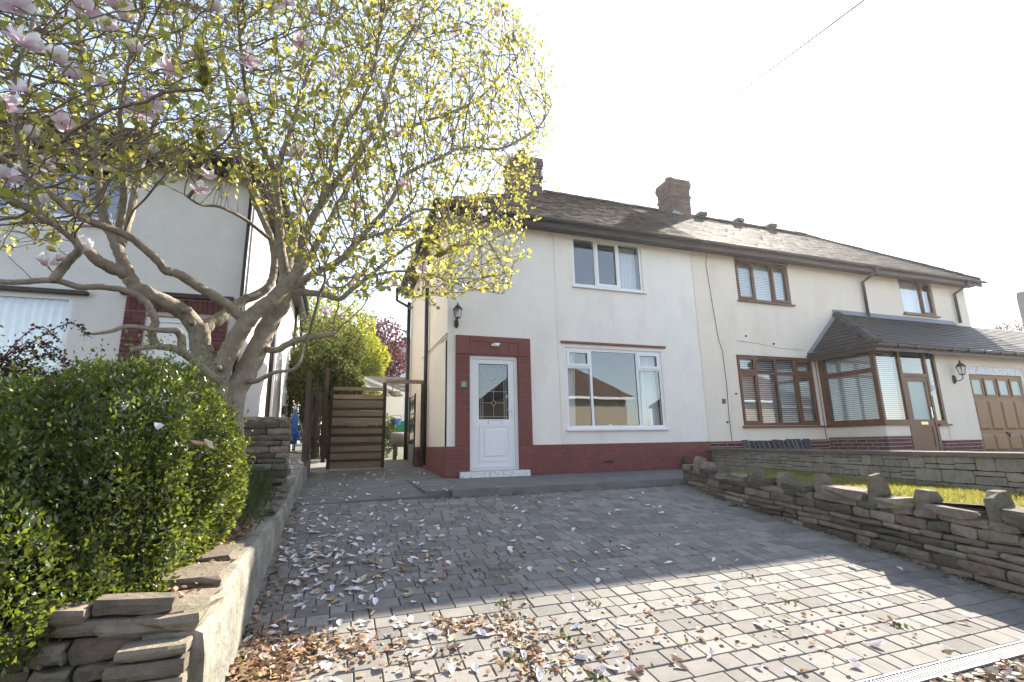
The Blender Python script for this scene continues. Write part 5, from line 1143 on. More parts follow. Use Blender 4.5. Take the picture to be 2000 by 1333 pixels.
# a house end and roof at the far right edge
eh = thing('house', (68, 30, 0), 'dark gable end of a further house at the right edge', 'house')
p = aY(1986, 588, 38); q_ = aY(1986, 588, 30)
MB().prism([(p.x, p.z), (p.x + .3, p.z + 1.2), (p.x + 5, p.z + 2.0), (p.x + 9, p.z - .5), (p.x + 9, -.5), (p.x + .1, -.5)], 'y', 30, 38).build('gable', 'dark_board', eh)
# overhead wires
for k, (a, b, lb) in enumerate((((1160, 385, 15.0), (1390, 212, 7.0), 'thin overhead wire rising from behind the roof ridge'), ((1790, 222, 16.0), (2000, 62, 9.0), 'overhead wire crossing the top right corner of the sky'), ((1920, 332, 18.0), (2000, 284, 11.0), 'short faint wire above the garage at the right edge'))):
    A = aY(*a); B = aY(*b); C = A + (B - A) * (2.2 if k == 0 else 1.9)
    w_ = thing('overhead_wire', A, lb, 'wire'); MB().tube([A.lerp(C, t / 12) - Vector((0, 0, .10 * math.sin(math.pi * t / 12))) for t in range(13)], .012, 5).build('wire', 'wire', w_)

# ================================================================ magnolia tree
mg = thing('magnolia_tree', (-1.05, 5.35, -0.35), 'spreading magnolia tree with pale pink flowers and young yellow-green leaves', 'tree')
def tp(x, y, Y): return np.array(aY(x, y, Y))
def smooth_path(P, n=5):
    P = [np.array(p, float) for p in P]; out = []
    for i in range(len(P) - 1):
        p0, p1, p2, p3 = P[max(i - 1, 0)], P[i], P[i + 1], P[min(i + 2, len(P) - 1)]
        for k in range(n):
            t = k / n; out.append(.5 * ((2 * p1) + (-p0 + p2) * t + (2 * p0 - 5 * p1 + 4 * p2 - p3) * t * t + (-p0 + 3 * p1 - 3 * p2 + p3) * t ** 3))
    out.append(P[-1]); return out
def G(x, y, Y): return tp(x, y, Y)
base = np.array((-0.98, 5.35, -0.35))
limbs = [  # (points, start radius, end radius)
 ([base + (-.08, 0, 0), G(428, 780, 5.35), G(415, 740, 5.33), G(394, 684, 5.3), G(388, 640, 5.25)], .15, .115),
 ([base + (.1, 0, 0), G(452, 790, 5.4), G(479, 731, 5.42), G(504, 677, 5.45), G(529, 627, 5.5), G(551, 590, 5.5), G(560, 545, 5.5)], .15, .105),
 ([G(422, 760, 5.35), G(441, 700, 5.25), G(466, 652, 5.2), G(492, 617, 5.2), G(529, 589, 5.2), G(560, 558, 5.25), G(590, 520, 5.3)], .115, .08),
 ([G(388, 645, 5.25), G(362, 614, 5.15), G(315, 586, 5.0), G(268, 564, 4.9), G(249, 539, 4.85), G(217, 523, 4.8), G(189, 507, 4.7), G(150, 470, 4.6), G(100, 430, 4.5), G(40, 400, 4.4), G(-40, 360, 4.3)], .105, .03),
 ([G(252, 545, 4.86), G(233, 494, 4.9), G(221, 463, 4.95), G(202, 425, 5.0), G(195, 370, 5.0), G(188, 300, 5.05), G(180, 220, 5.1), G(160, 120, 5.1), G(150, 0, 5.1), G(140, -140, 5.1)], .065, .02),
 ([G(235, 480, 4.92), G(255, 420, 5.05), G(268, 350, 5.2), G(290, 280, 5.3), G(320, 180, 5.4), G(360, 60, 5.5), G(380, -90, 5.6)], .05, .016),
 ([G(228, 470, 4.94), G(240, 400, 4.8), G(240, 320, 4.6), G(235, 230, 4.4), G(250, 130, 4.2), G(280, 20, 4.1)], .045, .014),
 ([G(391, 650, 5.25), G(410, 633, 5.3), G(441, 614, 5.4), G(473, 589, 5.5), G(517, 567, 5.65), G(535, 530, 5.75), G(530, 470, 5.85), G(500, 400, 5.95), G(475, 330, 6.0), G(455, 240, 6.1), G(440, 130, 6.2), G(420, 0, 6.2)], .085, .02),
 ([G(473, 622, 5.2), G(441, 592, 5.1), G(394, 564, 5.0), G(347, 535, 4.85), G(325, 529, 4.8), G(299, 501, 4.7), G(252, 463, 4.6), G(189, 438, 4.45), G(142, 416, 4.3), G(100, 380, 4.2), G(50, 340, 4.1), G(0, 305, 4.0), G(-60, 250, 3.9)], .065, .018),
 ([G(425, 745, 5.2), G(390, 715, 5.05), G(347, 684, 4.9), G(306, 677, 4.8), G(290, 678, 4.75), G(255, 684, 4.7)], .055, .025),
 ([G(306, 677, 4.8), G(296, 652, 4.72), G(303, 630, 4.68), G(293, 602, 4.62), G(277, 583, 4.58), G(252, 570, 4.55), G(205, 561, 4.5), G(158, 561, 4.45), G(104, 548, 4.35), G(47, 551, 4.25), G(0, 551, 4.15), G(-60, 540, 4.0)], .045, .022),
 ([G(356, 690, 4.92), G(353, 655, 4.85), G(340, 646, 4.8), G(306, 645, 4.7), G(252, 638, 4.6), G(215, 648, 4.5), G(180, 653, 4.45)], .05, .012),
 ([G(104, 548, 4.35), G(132, 513, 4.3), G(154, 488, 4.2), G(145, 469, 4.15), G(110, 441, 4.1), G(79, 425, 4.05), G(68, 390, 4.0), G(50, 330, 3.9), G(30, 250, 3.8), G(28, 150, 3.75), G(60, 60, 3.7), G(80, -40, 3.7)], .042, .014),
 ([G(560, 550, 5.5), G(548, 480, 5.55), G(545, 420, 5.6), G(540, 340, 5.6), G(570, 250, 5.65), G(600, 150, 5.7), G(640, 50, 5.7), G(660, -90, 5.7)], .07, .018),
 ([G(590, 520, 5.3), G(595, 460, 5.3), G(640, 380, 5.3), G(700, 300, 5.3), G(740, 240, 5.3), G(776, 115, 5.2), G(810, 50, 5.2), G(850, -50, 5.1)], .07, .016),
 ([G(625, 400, 5.3), G(672, 250, 5.2), G(700, 210, 5.1), G(722, 160, 5.05), G(740, 80, 5.0), G(750, -30, 5.0)], .04, .012),
 ([G(585, 535, 5.4), G(640, 440, 5.6), G(690, 350, 5.8), G(756, 263, 5.9), G(824, 240, 6.0), G(925, 200, 6.0), G(985, 140, 6.0), G(1030, 85, 6.0)], .055, .010),
 ([G(545, 600, 5.5), G(565, 574, 5.5), G(626, 574, 5.6), G(662, 584, 5.7), G(687, 566, 5.75), G(723, 538, 5.8), G(774, 498, 5.9), G(830, 465, 6.0), G(900, 445, 6.1), G(970, 420, 6.2)], .06, .012),
 ([G(575, 560, 5.3), G(608, 538, 5.2), G(662, 509, 5.15), G(700, 470, 5.1), G(760, 400, 5.1), G(790, 344, 5.1), G(858, 310, 5.1), G(905, 288, 5.15), G(980, 290, 5.2), G(1050, 250, 5.2), G(1078, 205, 5.2)], .055, .009),
 ([G(700, 470, 5.1), G(760, 450, 5.0), G(824, 410, 4.9), G(900, 430, 4.8), G(960, 480, 4.75), G(995, 555, 4.7)], .028, .007),
 ([G(723, 538, 5.8), G(790, 530, 5.7), G(850, 540, 5.6), G(910, 560, 5.5), G(980, 575, 5.4)], .025, .006),
 ([G(479, 745, 5.42), G(500, 745, 5.2), G(536, 728, 5.0), G(572, 722, 4.9), G(588, 700, 4.85), G(595, 670, 4.85)], .035, .010),
 ([G(515, 680, 5.46), G(540, 685, 5.3), G(572, 667, 5.2), G(608, 660, 5.1), G(655, 652, 5.0)], .042, .034),
 ([G(560, 545, 5.5), G(575, 480, 5.9), G(590, 400, 6.3), G(620, 320, 6.6), G(660, 220, 6.9), G(700, 120, 7.0), G(760, 20, 7.0)], .05, .014),
 ([G(530, 470, 5.85), G(480, 430, 5.6), G(430, 405, 5.3), G(390, 400, 5.1), G(360, 380, 5.0)], .03, .01),
 ([G(540, 340, 5.6), G(500, 260, 5.2), G(480, 180, 4.8), G(470, 90, 4.4), G(460, -20, 4.2)], .04, .012),
]
tm = MB(); NP = []; NR = []; NPar = []
for pts, r0, r1 in limbs:
    sp = smooth_path(pts, 6); n = len(sp); rr = random.Random(int(abs(pts[0][0]) * 1000))
    rad = [.80 * (r0 + (r1 - r0) * (i / (n - 1)) ** .8) * (1 + .025 * math.sin(i * .9) + rr.uniform(-.015, .015)) for i in range(n)]
    sp = [p + np.array((rr.uniform(-1, 1), rr.uniform(-1, 1), rr.uniform(-1, 1))) * min(.008, rad[i] * .12) for i, p in enumerate(sp)]
    tm.tube([Vector(p) for p in sp], rad, 10 if r0 > .04 else 7)
    for i, p in enumerate(sp):
        if rad[i] < .06: NP.append(p); NR.append(rad[i])
# knots and cut branch collars
for x, y, Y, s in ((362, 607, 5.05, .035), (376, 632, 5.12, .03), (430, 720, 5.2, .035)):
    tm.tube([G(x, y, Y), G(x - 4, y - 3, Y - .1)], [s, s * .6], 7)
tk = tm.build('trunk', 'bark', mg, smooth=True)
# crown envelope in plan and height, sampled through its outline
POLY = [(-420, 520), (-150, 500), (0, 500), (110, 480), (180, 420), (270, 395), (340, 350), (430, 330), (500, 400), (560, 500), (620, 590), (690, 600), (760, 560), (800, 600), (850, 590), (920, 570), (985, 580), (1005, 520), (1020, 430), (1045, 330), (1075, 260), (1080, 190), (1055, 85), (1000, 30), (940, -120), (800, -300), (500, -420), (0, -420), (-400, -250)]
POLY = np.array(POLY, float)
def inside(x, y):
    c = np.zeros(len(x), bool); n = len(POLY); j = n - 1
    for i in range(n):
        xi, yi = POLY[i]; xj, yj = POLY[j]
        k = ((yi > y) != (yj > y)) & (x < (xj - xi) * (y - yi) / (yj - yi + 1e-12) + xi); c ^= k; j = i
    return c
NA = 20000
ax_ = RNG.uniform(-420, 1085, NA * 3); ay_ = RNG.uniform(-420, 610, NA * 3); k = inside(ax_, ay_)
# thinner at the bare lower middle and lower left
dens = np.ones(len(ax_)); dens[(ay_ > 380) & (ax_ < 560)] = .35; dens[(ay_ > 300) & (ay_ <= 380) & (ax_ < 520)] = .6; dens[(ax_ < -150)] *= .4; dens[ay_ < -150] *= .4; dens[(ax_ > 560) & (ay_ > 380)] *= .8
k &= RNG.random(len(ax_)) < dens
ax_, ay_ = ax_[k][:NA], ay_[k][:NA]
edge = 1 - np.clip(np.abs(ax_ - 450) / 700, 0, 1) ** 2
yc = 5.3 - .0007 * (450 - ax_)  # leans a little towards the road on the left
Yd = yc + RNG.uniform(-1, 1, len(ax_)) * (.55 + 1.45 * edge)
dd = (CM @ np.stack([ax_ - CX, np.full(len(ax_), FPX), -(ay_ - CY)])).T
ATT = dd * (Yd / dd[:, 1])[:, None]
# space colonisation from the limbs
NP = [np.array(p) for p in NP]; par = [-1] * len(NP); nl = len(NP)
nodes = np.array(NP); alive = np.ones(len(ATT), bool)
bd = np.full(len(ATT), 1e9); bi = np.zeros(len(ATT), int)
ATTf = ATT.astype(np.float32); A2 = (ATTf ** 2).sum(1)
def upd(newp, start):
    idx = np.where(alive)[0]; Aa = ATTf[idx]; aa = A2[idx]; q = newp.astype(np.float32); q2 = (q ** 2).sum(1)
    cb = bd[idx]; ci = bi[idx]
    for s in range(0, len(q), 512):
        d2 = aa[:, None] - 2 * (Aa @ q[s:s + 512].T) + q2[None, s:s + 512]; m_ = d2.argmin(1); v = d2[np.arange(len(idx)), m_]
        b = v < cb; cb[b] = v[b]; ci[b] = start + s + m_[b]
    bd[idx] = cb; bi[idx] = ci
upd(nodes, 0); STEP, KILL, INF = .08, .085, 1.1
for it_ in range(60):
    act = alive & (bd < INF ** 2)
    if not act.any(): break
    ii = np.where(act)[0]; src = bi[ii]; v = ATT[ii] - nodes[src]; v /= (np.linalg.norm(v, axis=1, keepdims=True) + 1e-9)
    acc = np.zeros((len(nodes), 3)); np.add.at(acc, src, v); us = np.unique(src)
    dv = acc[us]; L = np.linalg.norm(dv, axis=1, keepdims=True); ok = L[:, 0] > .05; us = us[ok]; dv = dv[ok] / L[ok]
    ow = nodes[us] - np.array((-.6, 5.3, 1.2)); ow /= np.linalg.norm(ow, axis=1, keepdims=True)
    dv += RNG.normal(size=dv.shape) * .13 + ow * .30 + np.array((0, 0, .08)); dv /= np.linalg.norm(dv, axis=1, keepdims=True)
    newp = nodes[us] + dv * STEP
    s0 = len(nodes); nodes = np.vstack([nodes, newp]); par += list(us)
    upd(newp, s0); alive &= bd > KILL ** 2
    if len(nodes) > 36000: break
# last year's straight shoots run on past the ends of the twigs
hasch = np.zeros(len(nodes), bool); hasch[np.array(par[nl:], int)] = True
tp_ = np.where(~hasch)[0]; tp_ = tp_[tp_ >= nl]; tp_ = RNG.choice(tp_, min(3200, len(tp_)), replace=False)
ext = []; cur = tp_; dcur = nodes[tp_] - nodes[np.array(par)[tp_]]; dcur /= np.linalg.norm(dcur, axis=1, keepdims=True); ow = nodes[tp_] - np.array((-.6, 5.3, 1.2)); ow /= np.linalg.norm(ow, axis=1, keepdims=True)
dcur = dcur * .7 + ow * .55 + np.array((0, 0, .25)); left = RNG.integers(1, 4, len(tp_)); left[RNG.random(len(tp_)) < .12] += 3
while len(cur):
    dcur /= np.linalg.norm(dcur, axis=1, keepdims=True); np_ = nodes[cur] + dcur * .065; s0 = len(nodes); nodes = np.vstack([nodes, np_]); par += list(cur); cur = np.arange(s0, s0 + len(np_)); left = left - 1
    k = left > 0; cur = cur[k]; dcur = dcur[k] + RNG.normal(size=(k.sum(), 3)) * .10 + np.array((0, 0, .08)); left = left[k]
par = np.array(par); nn = len(nodes)
cnt = np.zeros(nn); child = np.zeros(nn, int)
for i in range(nn - 1, nl - 1, -1):
    if child[i] == 0: cnt[i] = 1
    cnt[par[i]] += cnt[i]; child[par[i]] += 1
rad = .0029 * np.power(np.maximum(cnt, 1), .42); rad = np.minimum(rad, .03)
seg = np.arange(nl, nn); A = nodes[par[seg]]; B = nodes[seg]; ra = np.minimum(rad[par[seg]], rad[seg] * 1.5); rb = rad[seg]
T = B - A; T /= np.linalg.norm(T, axis=1, keepdims=True); ref = np.where(np.abs(T[:, 2:3]) < .9, np.array([[0, 0, 1.0]]), np.array([[1.0, 0, 0]])); X1 = np.cross(T, ref); X1 /= np.linalg.norm(X1, axis=1, keepdims=True); X2 = np.cross(T, X1)
VV = []; 
for q, r_ in ((A, ra), (B, rb)):
    for k in range(4): an = k * math.pi / 2; VV.append(q + (X1 * math.cos(an) + X2 * math.sin(an)) * r_[:, None])
VV = np.stack(VV, 1).reshape(-1, 3); FQ = np.array([(k, (k + 1) % 4, 4 + (k + 1) % 4, 4 + k) for k in range(4)])
FF = (FQ[None] + (np.arange(len(seg)) * 8)[:, None, None]).reshape(-1, 4)
me = npmesh('twigs', VV, FF); me.polygons.foreach_set('use_smooth', [True] * len(FF)); link('twigs', me, 'twig', mg, None, None, 'stuff')
# young leaves in tufts at twig ends and along the shoots
tips = np.where((child[nl:] == 0))[0] + nl; mids = np.where((child[nl:] == 1) & (cnt[nl:] < 6))[0] + nl
mids = mids[RNG.random(len(mids)) < .75]
tipdir = nodes - nodes[np.maximum(par, 0)]; tipdir[:nl] = (0, 0, 1)
P = []; D = []; S = []
for arr, k_ in ((tips, 5), (mids, 2)):
    for j in range(k_):
        sel = arr[RNG.random(len(arr)) < (.85 if k_ > 1 else .8)]
        d_ = tipdir[sel] / (np.linalg.norm(tipdir[sel], axis=1, keepdims=True) + 1e-9)
        P.append(nodes[sel] + RNG.normal(size=(len(sel), 3)) * .008); D.append(d_ * .7 + rdir(len(sel)) * .75 + np.array((0, 0, .38))); S.append(RNG.uniform(.028, .078, len(sel)) * RNG.choice([.7, 1, 1.2], len(sel)))
P = np.vstack(P); D = np.vstack(D); S = np.concatenate(S)
kp = RNG.random(len(P)) < np.clip(.62 + .15 * (P[:, 0] + 1.5), .48, .92); P, D, S = P[kp], D[kp], S[kp]   # the sunny right side is further into leaf
scatter('crown', P, D, rdir(len(P)), S, LEAF, 'magnolia_leaf', mg, wid=RNG.uniform(.5, .95, len(P)))
print('magnolia nodes', nn, 'leaves', len(P))
# flowers
def flower_mesh(op, seed, n1=3, n2=5):
    r = random.Random(seed); V = []; F = []
    for ring, (n, tilt, L) in enumerate(((n1, .18 + op * .35, .135), (n2, .35 + op * .95, .14))):
        for k in range(n):
            a = 2 * math.pi * (k + .5 * ring) / n + r.uniform(-.2, .2); tl = tilt * r.uniform(.7, 1.3); b = len(V); wv = .042 * r.uniform(.85, 1.15); Lp = L * r.uniform(.9, 1.1)
            for j in range(5):
                t = j / 4; w_ = wv * math.sin(math.pi * min(.93, .12 + t * .80)) ; cv = tl * (1 - .5 * t) + .5 * (1 - t) * .6
                out = .012 + Lp * t * math.sin(tl) * (1 - .15 * t) + .028 * math.sin(math.pi * t); zz = Lp * t * math.cos(tl) - (.02 * op * t * t if ring else 0)
                for s_ in (-1, 0, 1):
                    rr_ = out - abs(s_) * w_ * .35; th = a + s_ * w_ / max(.03, out + .01)
                    V.append((math.cos(a) * rr_ - math.sin(a) * s_ * w_, math.sin(a) * rr_ + math.cos(a) * s_ * w_, zz))
            for j in range(4):
                for s_ in range(2): q = b + j * 3 + s_; F.append((q, q + 1, q + 4, q + 3))
    me = bpy.data.meshes.new('flower'); me.from_pydata(V, [], F); me.polygons.foreach_set('use_smooth', [True] * len(F)); me.update(); me.materials.append(M['magnolia_flower']); return me
fm = [flower_mesh(o_, s_) for o_, s_ in ((.1, 1), (.35, 2), (.6, 3), (.9, 4), (1.1, 5))] ; bud = [flower_mesh(-.25, 8, 3, 4), flower_mesh(-.1, 9, 3, 3)]
FL = [(480, 122, 4.0, 1.25), (335, 140, 3.9, 1.2), (585, 85, 4.2, 1.15), (225, 15, 3.7, 1.3), (245, 40, 3.75, 1.2), (265, 105, 3.9, 1.1), (165, 22, 3.7, 1.2), (30, 15, 3.5, 1.3), (45, 88, 3.5, 1.2), (108, 122, 3.6, 1.1), (135, 150, 3.65, 1.1), (268, 220, 3.9, 1.2), (290, 200, 3.9, 1.1), (425, 270, 4.4, 1.2), (215, 60, 3.7, 1), (400, 345, 4.6, 1.0), (390, 375, 4.6, 1.0), (590, 408, 4.8, 1.15), (530, 20, 4.2, 1.2), (410, 20, 4.0, 1.2), (610, 28, 4.4, 1.1), (715, 30, 4.6, 1.2), (970, 25, 5.2, 1.2), (800, 35, 5.0, 1.2), (755, 195, 4.8, 1.0), (862, 215, 5.0, .9), (960, 215, 5.1, 1.0), (885, 265, 5.0, 1.0), (905, 150, 5.0, .9), (780, 265, 4.9, 1), (580, 300, 4.6, 1), (470, 200, 4.2, .8), (10, 210, 3.6, 1.1), (15, 350, 3.9, 1.0), (85, 400, 4.2, .9), (85, 325, 4.0, .8), (155, 490, 4.2, 1.1), (90, 520, 4.3, 1), (110, 508, 4.3, .9), (740, 465, 5.3, 1.0), (825, 525, 5.5, 1.2), (660, 620, 5.2, .9), (635, 615, 5.2, .9), (560, 250, 4.5, .8), (790, 360, 5, .8), (840, 370, 5, .8), (700, 400, 5.0, .9), (300, 300, 4.3, .9), (160, 380, 4.3, .8), (560, 10, 4.3, .9), (380, 110, 4.1, .8), (200, 170, 3.8, .9), (890, 60, 5.0, .9), (650, 150, 4.7, .9), (1000, 310, 5.1, .8), (940, 420, 5.0, .8), (770, 560, 5.4, .8), (690, 560, 5.3, .8), (45, 180, 3.6, .8), (330, 30, 3.9, 1), (60, 270, 3.8, .8), (120, 240, 3.9, .9)]
r = random.Random(19)
for i, (x, y, Y, s_) in enumerate(FL):
    p = Vector(aY(x, y, Y)); isb = r.random() < .25 and s_ < 1.15; me = r.choice(bud) if isb else r.choice(fm)
    mw = Matrix.Translation(p) @ Matrix.Rotation(r.uniform(0, 6.28), 4, 'Z') @ Matrix.Rotation(r.uniform(0, .75), 4, 'X') @ Matrix.Scale(s_ * (.68 if isb else .76), 4)
    link('flower', me, None, mg, mw)
    # short stalk down to the nearest twig
stalk = MB()
for i, (x, y, Y, s_) in enumerate(FL):
    p = np.array(aY(x, y, Y)); j = ((nodes - p) ** 2).sum(1).argmin(); stalk.tube([Vector(p) + Vector((0, 0, .01)), Vector((p + nodes[j]) / 2) - Vector((0, 0, .02)), Vector(nodes[j])], [.006, .005, .006], 5)
stalk.build('flower_stalks', 'twig', mg, kind='stuff')

# ================================================================ hedge
hd = thing('hedge', (-1.5, 3.7, -0.75), 'large rounded glossy green hedge at the left above the rubble wall', 'hedge')
def shell(c, rad, n, pw=2.6):
    d = rdir(n); rr = (np.abs(d / np.array(rad)) ** pw).sum(1) ** (-1 / pw); p = d * rr[:, None]
    g_ = np.sign(p) * np.abs(p / np.array(rad)) ** (pw - 1) / np.array(rad); nrm = g_ / np.linalg.norm(g_, axis=1, keepdims=True)
    return p + np.array(c), nrm
blobs = [((-1.27, 3.72, -.26), (.64, .92, .78), 74000), ((-1.22, 3.32, -.42), (.55, .62, .55), 18000), ((-2.15, 3.5, -.42), (.95, .86, .58), 36000), ((-1.70, 3.02, -.60), (.85, .68, .46), 62000), ((-1.78, 3.6, -.30), (.5, .8, .60), 22000), ((-2.7, 3.05, -.52), (.8, .64, .44), 34000), ((-3.4, 3.5, -.4), (1.0, .8, .55), 10000)]
PP, NN = [], []
for c, rd_, n in blobs:
    p, nr = shell(c, rd_, n, 2.25); lump = .05 * np.sin(p[:, 0] * 7 + p[:, 2] * 5) + .04 * np.sin(p[:, 1] * 9 - p[:, 2] * 8 + 1) + .03 * np.sin(p[:, 0] * 17 + p[:, 1] * 13)
    depth = np.abs(RNG.normal(size=n)) * .055; p = p + nr * (lump - depth)[:, None]
    keep = (p[:, 1] < 4.75) & (p[:, 2] > -.93 + .05 * np.sin(p[:, 0] * 9) + .30 * np.clip((p[:, 0] + 1.35) / .7, 0, 1) * (p[:, 1] < 3.1)) & ((p[:, 1] < 3.6) | (p[:, 2] > -.2) | (p[:, 0] > -1.2)) & (p[:, 1] > 2.28)
    PP.append(p[keep]); NN.append(nr[keep])
PP = np.vstack(PP); NN = np.vstack(NN)
D = NN * .55 + rdir(len(PP)) * .8 + np.array((0, 0, .45)); S = RNG.uniform(.018, .040, len(PP))
scatter('foliage', PP, D, rdir(len(PP)) + NN * .8, S, DIAMOND, 'hedge_leaf', hd, wid=RNG.uniform(.75, 1.2, len(PP)))
# new shoots standing out of the clipped surface
sel = RNG.choice(len(PP), 2600, replace=False); sel = sel[(NN[sel, 2] > -.1)]
SP, SD = [], []
st = MB()
for i in sel:
    L_ = RNG.uniform(.05, .18) * (1.7 if NN[i, 2] > .6 else .8); d_ = NN[i] * .5 + np.array((0, 0, .9)) + RNG.normal(size=3) * .25; d_ /= np.linalg.norm(d_)
    for t in np.arange(.15, 1.01, .14): SP.append(PP[i] + d_ * L_ * t); SD.append(d_ * .8 + RNG.normal(size=3) * .6)
SP = np.array(SP); SD = np.array(SD); scatter('shoots', SP, SD, rdir(len(SP)), RNG.uniform(.016, .034, len(SP)), DIAMOND, 'hedge_leaf', hd)
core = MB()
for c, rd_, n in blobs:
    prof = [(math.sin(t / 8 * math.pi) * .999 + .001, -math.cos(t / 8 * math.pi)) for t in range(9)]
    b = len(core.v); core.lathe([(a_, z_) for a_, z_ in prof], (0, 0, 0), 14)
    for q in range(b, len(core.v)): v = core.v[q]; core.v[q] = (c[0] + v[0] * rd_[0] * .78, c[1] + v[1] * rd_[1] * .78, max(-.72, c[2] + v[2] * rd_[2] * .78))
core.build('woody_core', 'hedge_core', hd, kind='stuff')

# ================================================================ lawn grass, tufts, weeds
n = 26000; yv = RNG.uniform(1.7, 6.85, n); tt = (8.93 - yv) / 7.33; x1 = BW0.x + (BW1.x - BW0.x) * tt - .02; x0 = np.array([rwx(y) for y in yv]) + .20; xv = x0 + (x1 - x0) * RNG.random(n)
zv = np.array([lawnz(a, b) for a, b in zip(xv, yv)])
P = np.stack([xv, yv, zv], 1); D = RNG.normal(size=(n, 3)) * .45 + np.array((0, 0, 1)); scatter('lawn_grass', P, D, rdir(n) * np.array((1, 1, .2)), RNG.uniform(.025, .06, n), (BLADE[0] * np.array((1.6, 1, 1)), BLADE[1]), 'grass_blade', None)
tag(bpy.data.objects['lawn_grass'], 'sunlit patchy grass of the narrow lawn between the two walls', 'grass', kind='stuff')
tf = []; 
for cx_, cy_, n_, hh in ((-0.92, 6.2, 500, .30), (-0.85, 5.7, 380, .24), (-0.95, 6.7, 420, .34), (-0.80, 5.2, 260, .18), (-0.88, 4.7, 200, .15), (-1.1, 5.9, 300, .28)):
    a = RNG.normal(size=(n_, 2)) * .10; x_ = cx_ + a[:, 0]; y_ = cy_ + a[:, 1] * 1.6; z_ = np.array([soilz(i, j) for i, j in zip(x_, y_)])
    tf.append((np.stack([x_, y_, z_], 1), hh * RNG.uniform(.5, 1.1, n_)))
P = np.vstack([t[0] for t in tf]); S = np.concatenate([t[1] for t in tf]); D = RNG.normal(size=(len(P), 3)) * .35 + np.array((.1, 0, 1))
o = scatter('grass_tufts', P, D, rdir(len(P)), S, (BLADE[0] * np.array((.8, 1, 1)), BLADE[1]), 'weed_leaf', None); tag(o, 'long rough grass and weeds between the hedge and the retaining wall', 'weeds', kind='stuff')
# moss and weeds in the joints of the paving, at wall feet
W_ = []
for x, y, n_ in ((640, 1085, 90), (1010, 1290, 40), (1110, 1250, 40), (1155, 1180, 20), (1465, 1130, 25), (1550, 1180, 25), (1040, 1220, 25), (980, 1180, 30), (1005, 1205, 25), (1190, 1060, 20), (930, 1120, 15), (1430, 990, 60), (1165, 1330, 25), (520, 1130, 30), (480, 1240, 40), (455, 1290, 40), (500, 1180, 30), (1760, 1225, 15), (560, 1010, 30), (575, 985, 25), (1310, 905, 0)):
    p = aD(x, y)
    for _ in range(n_): W_.append((p.x + RNG.normal() * .035, p.y + RNG.normal() * .03, 0))
for _ in range(240):
    yy_ = RNG.uniform(2.3, 6.9); W_.append((rwx(yy_) - abs(RNG.normal()) * .05, yy_, 0))
for _ in range(160): W_.append((RNG.uniform(1.3, 5.4), 6.92 - abs(RNG.normal()) * .02, 0))
P = np.array([(a, b, dz(b)) for a, b, _ in W_]); D = RNG.normal(size=(len(P), 3)) * .8 + np.array((0, 0, .6)); o = scatter('joint_weeds', P, D, rdir(len(P)), RNG.uniform(.012, .032, len(P)), LEAF, 'weed_leaf'); tag(o, 'moss and tiny weeds growing in the joints of the block paving', 'weeds', kind='stuff')
pt = thing('weed_plant', (7.0, 8.85, -.58), 'small green weed growing against the red base near the wall end', 'weed')
P = np.array([(6.98 + RNG.normal() * .05, 8.86 + RNG.normal() * .03, -.58 + abs(RNG.normal()) * .12) for _ in range(120)]); scatter('leaves', P, rdir(120) + np.array((0, 0, .5)), rdir(120), RNG.uniform(.03, .06, 120), LEAF, 'weed_leaf', pt)
MB().tube([(6.98, 8.86, -.6), (7.0, 8.86, -.4), (6.97, 8.85, -.3)], .006, 5).build('stem', 'dark_twig', pt)

# ================================================================ fallen petals and brown bud scales
pm = []
for k in range(6):
    T, F = PETAL; rr = np.random.default_rng(k + 3); V = T * np.array((rr.uniform(.7, 1.1), 1, rr.uniform(.5, 1.6))) + rr.normal(size=T.shape) * np.array((.03, .02, .03))
    V[:, 1] -= .5; cu = rr.uniform(.3, 1.3); V[:, 2] += cu * V[:, 1] ** 2 * (1 if k % 2 else .4) + rr.uniform(.3, 1.4) * V[:, 0] ** 2 * 2; V[:, 2] -= V[:, 2].min(); V[:, 0] += rr.uniform(-.4, .4) * V[:, 1] ** 2
    for mm in ('fallen_petal', 'fallen_petal', 'bruised_petal'):
        me = npmesh('petal', V, F); me.materials.append(M[mm]); pm.append(me)
def petal_spot(r):
    u = r.random()
    if u < .40: return aD(r.triangular(500, 900, 600), r.triangular(960, 1230, 1080))
    if u < .62: return aD(r.uniform(480, 1250), r.uniform(1210, 1333))
    if u < .80: return aD(r.uniform(580, 1350), r.uniform(958, 1120))
    if u < .9: return aD(r.uniform(1100, 1900), r.uniform(1090, 1320))
    q = Vector((r.uniform(-.3, 1.7), r.uniform(7.1, 10.8), 0)); return q
r = random.Random(55); spots = []
while len(spots) < 620:
    p = petal_spot(r)
    if p.y < 2.2 or p.x < -.44 or p.x > rwx(min(p.y, 7)) - .04: continue
    if p.y > 6.9:
        if p.x > 1.2 and p.y < 9: zz = -.61 + (p.y - 7) * .012
        else: zz = -0.70 + .015 * (p.x + .6) + (p.y - 6.99) * .0486
        if p.y > 9 and p.x > 1.15: zz = -.60 + (p.y - 8.9) * .05
        p.z = zz + .003; nrm = Vector((0, -.04, 1))
    else: p.z = dz(p.y) + .003; nrm = uN
    spots.append((p, nrm.normalized(), r.uniform(.05, .092)))
spots.sort(key=lambda t: t[0].length - t[2] * 20)
def pmat(p, n, s, r):
    a = r.uniform(0, 6.28); ax = Vector((math.cos(a), math.sin(a), 0)); ax = (ax - n * ax.dot(n)).normalized(); ay = n.cross(ax); tl = r.uniform(-.25, .25); n2 = (n + ax * tl).normalized(); ax = (ax - n2 * ax.dot(n2)).normalized(); ay = n2.cross(ax)
    return frame3(p, ax, ay, n2) @ Matrix.Diagonal((s, s, s * (1 if r.random() < .9 else .6), 1))
rest = []
